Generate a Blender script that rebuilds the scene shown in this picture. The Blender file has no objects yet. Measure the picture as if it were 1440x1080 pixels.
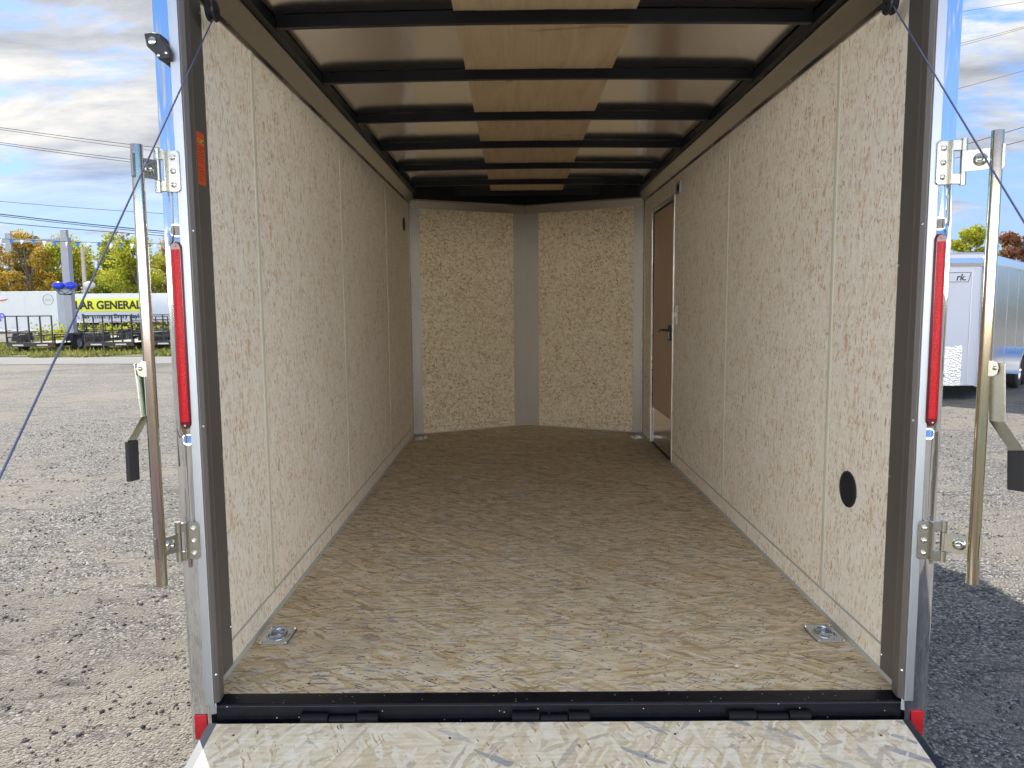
import bpy, bmesh, math, random
import numpy as np
from mathutils import Vector, Matrix
random.seed(7); rng = np.random.default_rng(7)
SC = bpy.context.scene
COL = SC.collection
R = math.radians

# ------------------------------------------------------------------ camera
CAM = Vector((-.1087, -2.0949, 1.1401)); YAW, PITCH, ROLL, FPX = .0047, .1041, -.0087, 1044.8
cy, sy, cp, sp = math.cos(YAW), math.sin(YAW), math.cos(PITCH), math.sin(PITCH)
F_ = Vector((-sy*cp, cy*cp, -sp)); X_ = Vector((cy, sy, 0)); U_ = X_.cross(F_)
cr, sr = math.cos(ROLL), math.sin(ROLL)
X2 = cr*X_ + sr*U_; U2 = -sr*X_ + cr*U_
cd = bpy.data.cameras.new("camera"); cam = bpy.data.objects.new("camera", cd); COL.objects.link(cam)
m = Matrix((X2, U2, -F_)).transposed().to_4x4(); m.translation = CAM
cam.matrix_world = m
cd.sensor_width = 36; cd.lens = 36*FPX/1440; cd.clip_start = .02; cd.clip_end = 3000
SC.camera = cam

# ------------------------------------------------------------------ light
SUN_AZ, SUN_EL = R(-34), R(44)          # azimuth from +Y, positive to the right
SC.view_settings.view_transform = 'Standard'; SC.view_settings.look = 'None'
SC.view_settings.exposure = 1.48; SC.view_settings.gamma = 1
SC.cycles.max_bounces = 10; SC.cycles.diffuse_bounces = 6; SC.cycles.glossy_bounces = 5
SC.cycles.caustics_reflective = False; SC.cycles.caustics_refractive = False
SC.cycles.sample_clamp_indirect = 10
SC.cycles.use_denoising = True
sl = bpy.data.lights.new("sun", 'SUN'); sl.energy = 2.85; sl.angle = R(.55); sl.color = (1, .95, .86)
so = bpy.data.objects.new("sun", sl); COL.objects.link(so)
sdir = Vector((math.sin(SUN_AZ)*math.cos(SUN_EL), math.cos(SUN_AZ)*math.cos(SUN_EL), math.sin(SUN_EL)))
so.rotation_euler = sdir.to_track_quat('Z', 'Y').to_euler(); so.location = sdir*50

# ------------------------------------------------------------------ node helper
class NT:
    def __init__(s, tree): s.t = tree; s.n = tree.nodes; s.l = tree.links
    def new(s, typ, ins=None, **kw):
        nd = s.n.new(typ)
        for k, v in kw.items(): setattr(nd, k, v)
        for k, v in (ins or {}).items():
            sock = nd.inputs[k]
            if isinstance(v, bpy.types.NodeSocket): s.l.new(v, sock)
            else: sock.default_value = v
        return nd
    def math(s, op, a, b=0., c=None, clamp=False):
        d = {0: a, 1: b}
        if c is not None: d[2] = c
        return s.new('ShaderNodeMath', d, operation=op, use_clamp=clamp).outputs[0]
    def vm(s, op, a, b=(0, 0, 0)): return s.new('ShaderNodeVectorMath', {0: a, 1: b}, operation=op).outputs[0]
    def mix(s, f, a, b, bt='MIX'):
        nd = s.n.new('ShaderNodeMix'); nd.data_type = 'RGBA'; nd.blend_type = bt
        for i, v in ((0, f), (6, a), (7, b)):
            if isinstance(v, bpy.types.NodeSocket): s.l.new(v, nd.inputs[i])
            else: nd.inputs[i].default_value = (*v, 1) if isinstance(v, tuple) and len(v) == 3 else v
        return nd.outputs[2]
    def ramp(s, f, pts, interp='LINEAR'):
        nd = s.n.new('ShaderNodeValToRGB'); cr_ = nd.color_ramp; cr_.interpolation = interp
        while len(cr_.elements) < len(pts): cr_.elements.new(.5)
        for e, (p, c) in zip(cr_.elements, pts):
            e.position = p; e.color = (*c, 1) if isinstance(c, tuple) else (c, c, c, 1)
        s.l.new(f, nd.inputs[0]); return nd.outputs[0]
    def noise(s, v, scale, detail=4, rough=.5, dist=0., out='Fac', dims='3D'):
        return s.new('ShaderNodeTexNoise', {'Vector': v, 'Scale': scale, 'Detail': detail, 'Roughness': rough, 'Distortion': dist}, noise_dimensions=dims).outputs[out]
    def smooth(s, v, a, b):
        nd = s.new('ShaderNodeMapRange', {0: v, 1: a, 2: b}, interpolation_type='SMOOTHSTEP'); return nd.outputs[0]

# ------------------------------------------------------------------ sky (world)
w = bpy.data.worlds.new("World"); SC.world = w; w.use_nodes = True
T = NT(w.node_tree); T.n.clear()
sky = T.new('ShaderNodeTexSky', sky_type='NISHITA', sun_disc=False, sun_elevation=SUN_EL, sun_rotation=SUN_AZ,
            altitude=100, air_density=1., dust_density=.6, ozone_density=2.)
tc = T.new('ShaderNodeTexCoord').outputs['Generated']
sx = T.new('ShaderNodeSeparateXYZ', {0: tc})
zz = T.math('MAXIMUM', sx.outputs[2], 0.)
den = T.math('ADD', zz, .16)
px = T.math('DIVIDE', sx.outputs[0], den); py = T.math('DIVIDE', sx.outputs[1], den)
pv = T.new('ShaderNodeCombineXYZ', {0: px, 1: py, 2: 0.}).outputs[0]
# long streaky layers, rotated so that they run down to the right
rotv = T.new('ShaderNodeMapping', {0: pv, 2: (0, 0, R(-32)), 3: (.7, 1.5, 1.)}).outputs[0]
n1 = T.noise(rotv, .95, 9, .62, .35)
n2 = T.noise(pv, 3.3, 8, .6, .2)
n3 = T.noise(T.vm('ADD', rotv, (7.3, 2.1, 0)), 1.9, 8, .62, .3)
# more cloud towards the front and left, open blue behind and to the upper right
dleft = T.new('ShaderNodeVectorMath', {0: tc, 1: (-.75, .62, .15)}, operation='DOT_PRODUCT').outputs['Value']
dfront = T.new('ShaderNodeVectorMath', {0: tc, 1: (0., 1., 0.)}, operation='DOT_PRODUCT').outputs['Value']
bias = T.math('ADD', T.math('MULTIPLY', T.smooth(dleft, -.1, .9), .16), T.math('MULTIPLY', T.smooth(dfront, -.5, .6), .10))
cov = T.math('ADD', T.math('ADD', n1, T.math('MULTIPLY', T.math('SUBTRACT', n2, .5), .28)), bias)
cmask = T.smooth(cov, .60, .72)
# a low clearer band on the horizon at the left with small puffs
band = T.smooth(sx.outputs[2], .10, .19)
puff = T.smooth(T.noise(T.vm('MULTIPLY', tc, (7., 7., 26.)), 1., 6, .6), .56, .66)
puff = T.math('MULTIPLY', puff, T.smooth(sx.outputs[2], .0, .06))
cmask = T.math('MAXIMUM', T.math('MULTIPLY', cmask, T.math('ADD', T.math('MULTIPLY', band, .8), .2)), T.math('MULTIPLY', puff, .85))
ccol = T.ramp(n3, [(.30, (.42, .46, .54)), (.47, (.82, .84, .88)), (.62, (1.22, 1.19, 1.13))])
hz = T.mix(T.smooth(sx.outputs[2], .0, .28), (.66, .74, .86), (0., 0., 0.))
skyc = T.vm('MULTIPLY', sky.outputs[0], (.085, .105, .14))
low = T.math('SUBTRACT', 1., T.smooth(sx.outputs[2], .02, .30))
skyc = T.mix(T.math('MULTIPLY', T.math('MULTIPLY', low, T.smooth(dfront, -.2, .4)), .6), skyc, (.18, .24, .34))
hi = T.smooth(sx.outputs[2], .42, .75)
back = T.math('SUBTRACT', 1., T.smooth(dfront, -.1, .45))
cmask = T.math('MAXIMUM', cmask, T.math('MULTIPLY', T.math('MULTIPLY', hi, back), T.smooth(n2, .30, .5)))  # bright high cloud added behind the camera to light floor and walls
ccol = T.mix(T.math('MULTIPLY', hi, back), ccol, (1.45, 1.45, 1.45))
fill_bank = T.math('MULTIPLY', T.math('MULTIPLY', T.smooth(T.math('MULTIPLY', dfront, -1.), .1, .5), T.smooth(T.math('ADD', sx.outputs[2], T.math('MULTIPLY', T.math('SUBTRACT', n2, .5), .04)), .120, .085)), .97)  # overbright low cloud added behind the camera as fill for the trailer interior
cmask = T.math('MAXIMUM', cmask, fill_bank)
ccol = T.mix(fill_bank, ccol, (16.5, 15.9, 14.9))
skyc = T.mix(.72, skyc, T.ramp(sx.outputs[2], [(0., (.16, .21, .30)), (.22, (.085, .17, .34)), (.45, (.045, .125, .33)), (1., (.025, .08, .24))]))
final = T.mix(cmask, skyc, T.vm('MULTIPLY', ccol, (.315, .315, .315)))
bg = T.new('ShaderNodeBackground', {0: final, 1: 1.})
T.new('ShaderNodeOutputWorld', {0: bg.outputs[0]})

# ------------------------------------------------------------------ materials
MATS = {}
def mat(name):
    mt = bpy.data.materials.new(name); mt.use_nodes = True
    t = NT(mt.node_tree); t.n.clear()
    b = t.new('ShaderNodeBsdfPrincipled'); t.new('ShaderNodeOutputMaterial', {0: b.outputs[0]})
    MATS[name] = mt; return mt, t, b
def setb(t, b, **kw):
    names = dict(color='Base Color', metal='Metallic', rough='Roughness', normal='Normal', spec='Specular IOR Level', trans='Transmission Weight', aniso='Anisotropic', coat='Coat Weight', emit='Emission Color', es='Emission Strength', sub='Subsurface Weight')
    for k, v in kw.items():
        s = b.inputs[names[k]]
        if isinstance(v, bpy.types.NodeSocket): t.l.new(v, s)
        else: s.default_value = (*v, 1) if isinstance(v, tuple) else v
def obco(t): return t.new('ShaderNodeTexCoord').outputs['Object']
def bump(t, h, strength=.3, dist=.002): return t.new('ShaderNodeBump', {'Height': h, 'Strength': strength, 'Distance': dist}).outputs[0]

def simple(name, color, rough=.5, metal=0., var=.12, scale=30., bmp=0., **kw):
    mt, t, b = mat(name); v = obco(t)
    n = t.noise(v, scale, 5, .6)
    c = t.mix(n, tuple(x*(1-var) for x in color), tuple(min(1, x*(1+var)) for x in color))
    setb(t, b, color=c, rough=t.math('ADD', t.math('MULTIPLY', t.noise(v, scale*.4, 3), .14), rough-.07, clamp=True), metal=metal, **kw)
    if bmp: setb(t, b, normal=bump(t, t.noise(v, scale*3, 4), bmp, .002))
    return mt

def osb(name, axes, palette, base, length, width, angles, density, specks, grain=.25, bm=.35, blotch=.12, con=.8, fib=(6., 90.), fa=.25):
    """strand board: several layers of long voronoi chips, each layer turned its own way"""
    mt, t, b = mat(name); v = obco(t)
    s = t.new('ShaderNodeSeparateXYZ', {0: v})
    p2 = t.new('ShaderNodeCombineXYZ', {0: s.outputs[axes[0]], 1: s.outputs[axes[1]], 2: 0.}).outputs[0]
    wob = t.vm('SCALE', t.vm('SUBTRACT', t.noise(p2, 34., 3, .6, out='Color'), (.5, .5, .5)))
    wob.node.inputs['Scale'].default_value = width*1.1
    p2 = t.vm('ADD', p2, wob)
    col = None; hgt = None
    for i, a in enumerate(angles):
        sc = (1/length*(1+.25*math.sin(i*2.1)), 1/width*(1+.3*math.sin(i*1.7)), 1.)
        mp = t.new('ShaderNodeMapping', {0: p2, 2: (0, 0, R(a)), 1: (i*3.17, i*1.73, 0)}, vector_type='POINT').outputs[0]
        mp = t.vm('MULTIPLY', mp, sc)
        vo = t.new('ShaderNodeTexVoronoi', {'Vector': mp, 'Scale': 1., 'Randomness': 1.}, voronoi_dimensions='2D')
        rc = t.new('ShaderNodeSeparateXYZ', {0: vo.outputs['Color']})
        chip = t.ramp(rc.outputs[0], [(k/(len(palette)-1), c) for k, c in enumerate(palette)])
        gr = t.noise(t.vm('MULTIPLY', mp, (1.5, 12., 1.)), 1., 3, .6)
        chip = t.mix(grain, chip, t.mix(gr, (.12, .1, .07), (.95, .9, .8)), 'SOFT_LIGHT')
        if col is None: col = t.mix(con*.6, base, chip); hgt = rc.outputs[1]
        else:
            msk = t.math('GREATER_THAN', rc.outputs[1], 1-density)
            col = t.mix(t.math('MULTIPLY', msk, con), col, chip)
            hgt = t.math('ADD', t.math('MULTIPLY', hgt, .6), t.math('MULTIPLY', msk, rc.outputs[2]))
    # small dark slivers
    for i, (sl_, sw_, ang, dn, c, st) in enumerate(specks):
        mp = t.new('ShaderNodeMapping', {0: p2, 2: (0, 0, R(ang)), 1: (9.3+i*2.7, 4.4+i, 0)}).outputs[0]
        vo = t.new('ShaderNodeTexVoronoi', {'Vector': t.vm('MULTIPLY', mp, (1/sl_, 1/sw_, 1.)), 'Scale': 1., 'Randomness': 1.}, voronoi_dimensions='2D')
        rc = t.new('ShaderNodeSeparateXYZ', {0: vo.outputs['Color']})
        clus = t.smooth(t.noise(p2, 7.+i*3, 3, .6), .35, .62)
        rad = t.math('MULTIPLY', t.math('ADD', rc.outputs[1], .25), .42)
        msk = t.math('MULTIPLY', t.math('LESS_THAN', vo.outputs['Distance'], rad), t.math('GREATER_THAN', t.math('ADD', rc.outputs[0], t.math('MULTIPLY', clus, .24)), 1.23-dn))
        reg = t.math('ADD', t.math('MULTIPLY', t.smooth(t.noise(p2, 1.6+i*.4, 4, .6), .36, .62), .95), .5)
        col = t.mix(t.math('MULTIPLY', msk, t.math('MULTIPLY', reg, t.math('MULTIPLY', t.math('ADD', rc.outputs[2], .5), st*.8)), clamp=True), col, c)
    fn = t.new('ShaderNodeMapping', {0: p2, 2: (0, 0, R(angles[0])), 3: (fib[0], fib[1], 1.)}, vector_type='POINT').outputs[0]
    col = t.mix(fa, col, t.mix(t.smooth(t.noise(fn, 1., 5, .7, .3), .3, .7), (.2, .17, .12), (.92, .9, .85)), 'SOFT_LIGHT')
    big = t.noise(p2, 2.2, 3, .5)
    col = t.mix(t.math('MULTIPLY', big, blotch*2), col, t.vm('MULTIPLY', col, (.72, .66, .56)))
    fine = t.noise(p2, 420., 2, .5)
    if name.startswith('floor'):
        for yy in (1.22, 2.44, 3.66):
            dy = t.math('ABSOLUTE', t.math('SUBTRACT', t.math('ADD', s.outputs[1], t.math('MULTIPLY', t.noise(p2, 3., 2), .006)), yy))
            col = t.mix(t.math('MULTIPLY', t.math('LESS_THAN', dy, .0022), .75), col, (.16, .11, .06))
            col = t.mix(t.math('MULTIPLY', t.math('LESS_THAN', dy, .02), .12), col, (.9, .85, .7))
        col = t.mix(t.math('MULTIPLY', t.smooth(t.noise(p2, 1.1, 4, .65), .5, .72), .35), col, (.34, .28, .21))
    setb(t, b, color=col, rough=.66, normal=bump(t, t.math('ADD', hgt, t.math('MULTIPLY', fine, .5)), bm, .0012), spec=.14)
    return mt

WP = [(.64, .50, .34), (.80, .72, .58), (.83, .77, .65), (.86, .81, .71), (.88, .85, .77), (.79, .71, .56)]
wsp = [(.034, .0055, 88, .24, (.52, .33, .18), 1.), (.020, .004, 70, .19, (.36, .22, .12), 1.1), (.018, .0045, 108, .17, (.44, .27, .15), 1.), (.090, .024, 93, .14, (.66, .46, .28), .9)]
WB = (.82, .76, .66)
M_wall = osb('wall_strand_board', (1, 2), WP, WB, .040, .0080, (90, 78, 103, 62), .36, wsp, bm=.10, con=.7, fib=(6., 120.), fa=.22)
nsp = [(.030, .008, 80, .38, (.50, .32, .16), .9), (.022, .006, 30, .24, (.30, .18, .09), 1.), (.024, .006, -40, .24, (.36, .22, .11), .9), (.045, .014, 100, .3, (.60, .42, .22), .8)]
M_nose = osb('nose_strand_board', (0, 2), [(.58, .45, .27), (.74, .64, .45), (.80, .72, .54), (.84, .77, .61), (.72, .62, .43)], (.80, .72, .54), .034, .011, (90, 60, 120, 20), .42, nsp, bm=.15, con=.8, fa=.2)
FP = [(.48, .35, .19), (.66, .52, .31), (.73, .60, .39), (.80, .69, .49), (.86, .77, .59), (.58, .50, .37)]
fsp = [(.085, .010, 2, .30, (.34, .29, .24), .8), (.06, .005, 30, .22, (.22, .15, .10), 1.), (.05, .005, -38, .20, (.34, .21, .12), 1.), (.10, .016, -6, .24, (.80, .76, .68), .8), (.012, .007, 0, .16, (.10, .08, .07), 1.), (.09, .012, 12, .22, (.40, .40, .42), .8)]
M_floor = osb('floor_strand_board', (0, 1), FP, (.76, .63, .41), .085, .012, (0, 9, -14, 42), .34, fsp, blotch=.14, bm=.25, con=.95, fib=(5., 90.), fa=.4)
RP = [(.46, .43, .38), (.62, .53, .37), (.70, .64, .50), (.76, .71, .59), (.80, .77, .68), (.58, .47, .31)]
rsp = [(.16, .022, 28, .26, (.36, .36, .37), .8), (.14, .012, -56, .24, (.84, .77, .62), .9), (.10, .008, 62, .2, (.46, .33, .20), .9), (.03, .004, 70, .04, (.12, .08, .06), 1.), (.12, .018, -20, .20, (.52, .46, .36), .8)]
M_ramp = osb('ramp_strand_board', (0, 1), RP, (.72, .64, .48), .11, .015, (6, 38, -35, 72, -60), .40, rsp, grain=.5, bm=.3, con=.8, fib=(6., 90.), fa=.45)

def luan():
    mt, t, b = mat('luan_plywood'); v = obco(t)
    g = t.noise(t.vm('MULTIPLY', v, (26., 2.2, 1.)), 1., 5, .6, .6)
    l = t.noise(t.vm('MULTIPLY', v, (3., 5., 1.)), 1., 4, .6, .8)
    c = t.ramp(g, [(.25, (.42, .31, .185)), (.5, (.54, .41, .26)), (.75, (.60, .47, .31))])
    c = t.mix(t.smooth(l, .60, .78), c, (.30, .19, .10))
    setb(t, b, color=c, rough=.6, spec=.3); return mt
M_luan = luan()

def metal(name, color, rough, brush=(1, 1, 1), bscale=120., bs=.1, metal_=1., var=.06, wav=0.):
    mt, t, b = mat(name); v = obco(t)
    n = t.noise(t.vm('MULTIPLY', v, brush), bscale, 4, .6)
    c = t.mix(n, tuple(x*(1-var) for x in color), tuple(min(1, x*(1+var)) for x in color))
    h = t.math('MULTIPLY', n, bs)
    if wav: h = t.math('ADD', h, t.math('MULTIPLY', t.noise(v, 4.5, 2, .5), wav*10))
    setb(t, b, color=c, rough=t.math('ADD', t.math('MULTIPLY', n, .08), rough-.04, clamp=True), metal=metal_, normal=bump(t, h, .25, .002))
    return mt
M_skin = metal('galvanised_roof_sheet', (.80, .75, .70), .17, (1, .1, 1), 60, .02, wav=.12)
M_cove = metal('cove_sheet', (.47, .46, .45), .26, (1, .05, 1), 200, .03, wav=.05)
M_trim = metal('dark_trim_sheet', (.15, .138, .125), .42, (1, 1, .06), 300, .05, metal_=.45)
M_corner = metal('brushed_corner_steel', (.86, .86, .85), .22, (1., 1., .3), 14, .01, wav=.20, metal_=.70)
M_post = metal('polished_stainless', (.80, .81, .83), .055, (3, 1, .15), 60, .01, wav=.02)
M_strip = metal('mill_aluminium', (.40, .43, .47), .42, (3, 3, .1), 120, .12)
M_zinc = metal('yellow_zinc_steel', (.43, .425, .37), .24, (1, 1, 1), 90, .06, var=.12)
M_chrome = metal('bright_bolt', (.80, .79, .76), .12, bs=.02)
M_hot = metal('zinc_pan', (.60, .66, .72), .22, bscale=80, bs=.05)
M_ext = metal('exterior_aluminium', (.52, .53, .55), .25, (1, .2, 1), 20, .03, wav=.06)
M_extw = simple('white_painted_skin', (.42, .46, .54), .3, var=.03, scale=3)
M_cap = metal('polished_nose_cap', (.80, .81, .83), .14, bs=.02, wav=.1)

def tube_rainbow():
    mt, t, b = mat('iridescent_zinc_tube'); v = obco(t)
    n = t.noise(t.vm('MULTIPLY', v, (60, 60, 1.4)), 1., 3, .5)
    c = t.ramp(n, [(.3, (.26, .33, .40)), (.42, (.36, .44, .38)), (.5, (.52, .45, .27)), (.58, (.48, .34, .36)), (.7, (.30, .40, .37))])
    setb(t, b, color=c, rough=.13, metal=1.); return mt
M_rod = tube_rainbow()

M_black = simple('black_steel', (.009, .010, .013), .38, var=.3, scale=40, spec=.35)
M_raft = simple('black_rafter_steel', (.010, .011, .016), .42, var=.3, scale=20, spec=.3)
M_plast = simple('black_plastic', (.014, .014, .016), .5, var=.2, bmp=.1)
M_rubber = simple('black_rubber', (.018, .018, .018), .75, var=.3, bmp=.2)
M_mould = simple('cream_moulding', (.52, .49, .38), .45, var=.05)
M_caulk = simple('grey_caulk', (.42, .42, .36), .55, var=.15, scale=60)
M_door = simple('tan_hardboard', (.46, .32, .21), .55, var=.06, scale=8)
M_white = simple('white_plastic', (.78, .77, .74), .4, var=.03)
M_paper = simple('white_paper', (.58, .54, .48), .8, var=.06, scale=12)
M_gasket = simple('black_gasket', (.01, .01, .01), .6)
M_cable = simple('plastic_coated_cable', (.075, .09, .17), .35, var=.2, scale=200)
M_sticker = simple('orange_sticker', (.56, .085, .025), .5, var=.05)
M_yel = simple('yellow_ink', (.55, .42, .03), .5)
M_ink = simple('black_ink', (.02, .02, .02), .5)
M_dink = simple('dark_orange_ink', (.20, .03, .015), .5)
M_refl = simple('red_reflector', (.42, .012, .018), .3, var=.1, scale=300)

def sill():
    mt, t, b = mat('black_painted_sill'); v = obco(t)
    vo = t.new('ShaderNodeTexVoronoi', {'Vector': t.vm('MULTIPLY', v, (1., 1.8, 1.)), 'Scale': 62.}, feature='F1')
    rc = t.new('ShaderNodeSeparateXYZ', {0: vo.outputs['Color']})
    d = t.math('MULTIPLY', t.math('LESS_THAN', vo.outputs['Distance'], .10), t.math('GREATER_THAN', rc.outputs[0], .74))
    c = t.mix(d, t.mix(t.noise(v, 25, 5, .7), (.003, .0035, .006), (.012, .013, .017)), (.55, .52, .48))
    setb(t, b, color=c, rough=t.math('ADD', t.math('MULTIPLY', d, .4), .24), normal=bump(t, t.noise(v, 150, 3), .2, .001), spec=.2); return mt
M_sill = sill()

def lens():
    mt, t, b = mat('red_lens'); v = obco(t)
    vo = t.new('ShaderNodeTexVoronoi', {'Vector': v, 'Scale': 210.}, feature='F1')
    n = t.noise(t.vm('MULTIPLY', v, (1, 1, .5)), 70, 2)
    c = t.mix(n, (.50, .002, .010), (.92, .008, .020))
    c = t.mix(t.smooth(vo.outputs['Distance'], .1, .7), c, (.42, .002, .008))
    setb(t, b, color=c, rough=.32, normal=bump(t, vo.outputs['Distance'], .12, .002), spec=.25); return mt
M_lens = lens()
M_lensd = simple('dark_red_lens_end', (.13, .004, .012), .15, var=.3)

def gravel():
    mt, t, b = mat('gravel'); v = obco(t)
    hs = []
    vo = t.new('ShaderNodeTexVoronoi', {'Vector': v, 'Scale': 95.}, feature='F1'); r1 = t.new('ShaderNodeSeparateXYZ', {0: vo.outputs['Color']})
    v2 = t.new('ShaderNodeTexVoronoi', {'Vector': v, 'Scale': 34.}, feature='F1'); r2 = t.new('ShaderNodeSeparateXYZ', {0: v2.outputs['Color']})
    stone = t.ramp(r1.outputs[0], [(0, (.04, .04, .045)), (.3, (.125, .12, .112)), (.7, (.21, .195, .172)), (1, (.46, .44, .41))])
    dust = t.ramp(t.noise(v, 160, 3, .6), [(.3, (.185, .168, .138)), (.7, (.315, .288, .24))])
    patch = t.noise(v, .55, 6, .62, .4)
    patch2 = t.noise(v, 4.5, 5, .62)
    amt = t.smooth(t.math('ADD', patch, t.math('MULTIPLY', t.math('SUBTRACT', patch2, .5), .5)), .42, .62)
    c = t.mix(t.math('MULTIPLY', amt, .86), stone, dust)
    bigs = t.math('MULTIPLY', t.math('GREATER_THAN', r2.outputs[0], .8), t.math('LESS_THAN', v2.outputs['Distance'], .34))
    c = t.mix(bigs, c, t.ramp(r2.outputs[1], [(0, (.10, .10, .105)), (1, (.33, .31, .285))]))
    c = t.mix(t.smooth(t.noise(v, .16, 4, .6, .6), .5, .66), c, t.vm('MULTIPLY', c, (.66, .66, .70)))
    # damp dark specks and tyre-drag streaks
    st = t.noise(t.new('ShaderNodeMapping', {0: v, 2: (0, 0, R(24)), 3: (.9, 6., 1.)}).outputs[0], 2.2, 5, .65, .5)
    c = t.mix(t.math('MULTIPLY', t.smooth(st, .56, .68), .7), c, (.06, .058, .055))
    h = t.math('ADD', t.math('MULTIPLY', t.math('SUBTRACT', 1., vo.outputs['Distance']), .5), t.math('MULTIPLY', bigs, .9))
    h = t.math('ADD', h, t.math('MULTIPLY', t.noise(v, 9., 6, .7), 1.6))
    setb(t, b, color=c, rough=.9, normal=bump(t, h, 1., .017), spec=.2); return mt
M_gravel = gravel()
def stonemat():
    mt, t, b = mat('loose_stone'); v = obco(t)
    g = t.new('ShaderNodeNewGeometry').outputs['Random Per Island']
    c = t.ramp(g, [(0, (.06, .06, .07)), (.25, (.12, .12, .118)), (.6, (.19, .18, .165)), (.9, (.27, .25, .225)), (1, (.48, .46, .43))])
    setb(t, b, color=t.mix(t.math('MULTIPLY', t.noise(v, 120, 3), .35), c, (.06, .058, .055)), rough=.85, spec=.25); return mt
M_stone = stonemat()
def leafm(name, c1, c2, c3):
    mt, t, b = mat(name)
    g = t.new('ShaderNodeNewGeometry').outputs['Random Per Island']; v = obco(t)
    n = t.noise(v, .55, 4, .6)
    f = t.math('ADD', t.math('MULTIPLY', g, .55), t.math('MULTIPLY', n, .5), clamp=True)
    c = t.ramp(f, [(.2, c1), (.5, c2), (.8, c3)])
    setb(t, b, color=c, rough=.6, spec=.2)
    tr = t.new('ShaderNodeBsdfTranslucent', {0: c}); mx = t.new('ShaderNodeMixShader', {0: .45, 1: b.outputs[0], 2: tr.outputs[0]})
    out = [n_ for n_ in t.n if n_.type == 'OUTPUT_MATERIAL'][0]; t.l.new(mx.outputs[0], out.inputs[0]); return mt
M_leaf = {'lime': leafm('lime_leaves', (.16, .20, .02), (.40, .43, .04), (.58, .54, .07)),
          'green': leafm('green_leaves', (.07, .12, .025), (.15, .22, .035), (.27, .33, .05)),
          'orange': leafm('orange_leaves', (.26, .17, .04), (.46, .31, .05), (.60, .45, .09)),
          'brown': leafm('brown_leaves', (.15, .12, .06), (.28, .23, .09), (.36, .34, .10)),
          'red': leafm('russet_leaves', (.16, .05, .04), (.28, .11, .07), (.32, .24, .09))}
M_bark = simple('grey_bark', (.13, .11, .09), .9, var=.35, scale=3)
M_grass = leafm('grass_blades', (.09, .115, .025), (.21, .225, .05), (.36, .32, .13))
M_soil = simple('grassy_soil', (.16, .17, .06), .95, var=.5, scale=1.2)
M_semi = simple('white_van_side', (.62, .66, .72), .4, var=.04, scale=.6)
M_semi_old = simple('scuffed_van_side', (.58, .61, .64), .5, var=.10, scale=.9)
M_yban = simple('yellow_banner', (.80, .84, .02), .45, var=.05, scale=1)
M_pole = simple('grey_painted_steel', (.27, .29, .33), .45, var=.08, scale=3)
M_edge = simple('ramp_edge_paint', (.15, .16, .18), .5, var=.1, scale=30, spec=.2)
M_wood = simple('weathered_wood', (.40, .36, .30), .8, var=.2, scale=3)
M_blueb = simple('blue_vinyl', (.02, .05, .60), .2, var=.05)
M_whiteb = simple('pearl_vinyl', (.6, .6, .58), .25, var=.05)
M_penb = simple('blue_pennant', (.02, .16, .55), .5, var=.1)
M_penw = simple('white_pennant', (.72, .72, .70), .5, var=.05)
M_wire = simple('black_wire', (.02, .022, .03), .5)
M_redp = simple('red_paint', (.55, .03, .03), .4)
M_concrete = simple('concrete', (.17, .168, .16), .9, var=.12, scale=.8, bmp=.2)
M_amber = simple('amber_marker', (.70, .25, .02), .3)
def diamond():
    mt, t, b = mat('diamond_plate'); v = obco(t)
    w1 = t.new('ShaderNodeTexVoronoi', {'Vector': t.vm('MULTIPLY', v, (1, 1, 1)), 'Scale': 34.}, feature='F1').outputs['Distance']
    setb(t, b, color=(.42, .43, .45), rough=.34, metal=1., normal=bump(t, w1, .8, .006)); return mt
M_hinge = simple('hinge_black', (.005, .005, .008), .5, var=.2, spec=.15)
M_diam = diamond()

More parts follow.
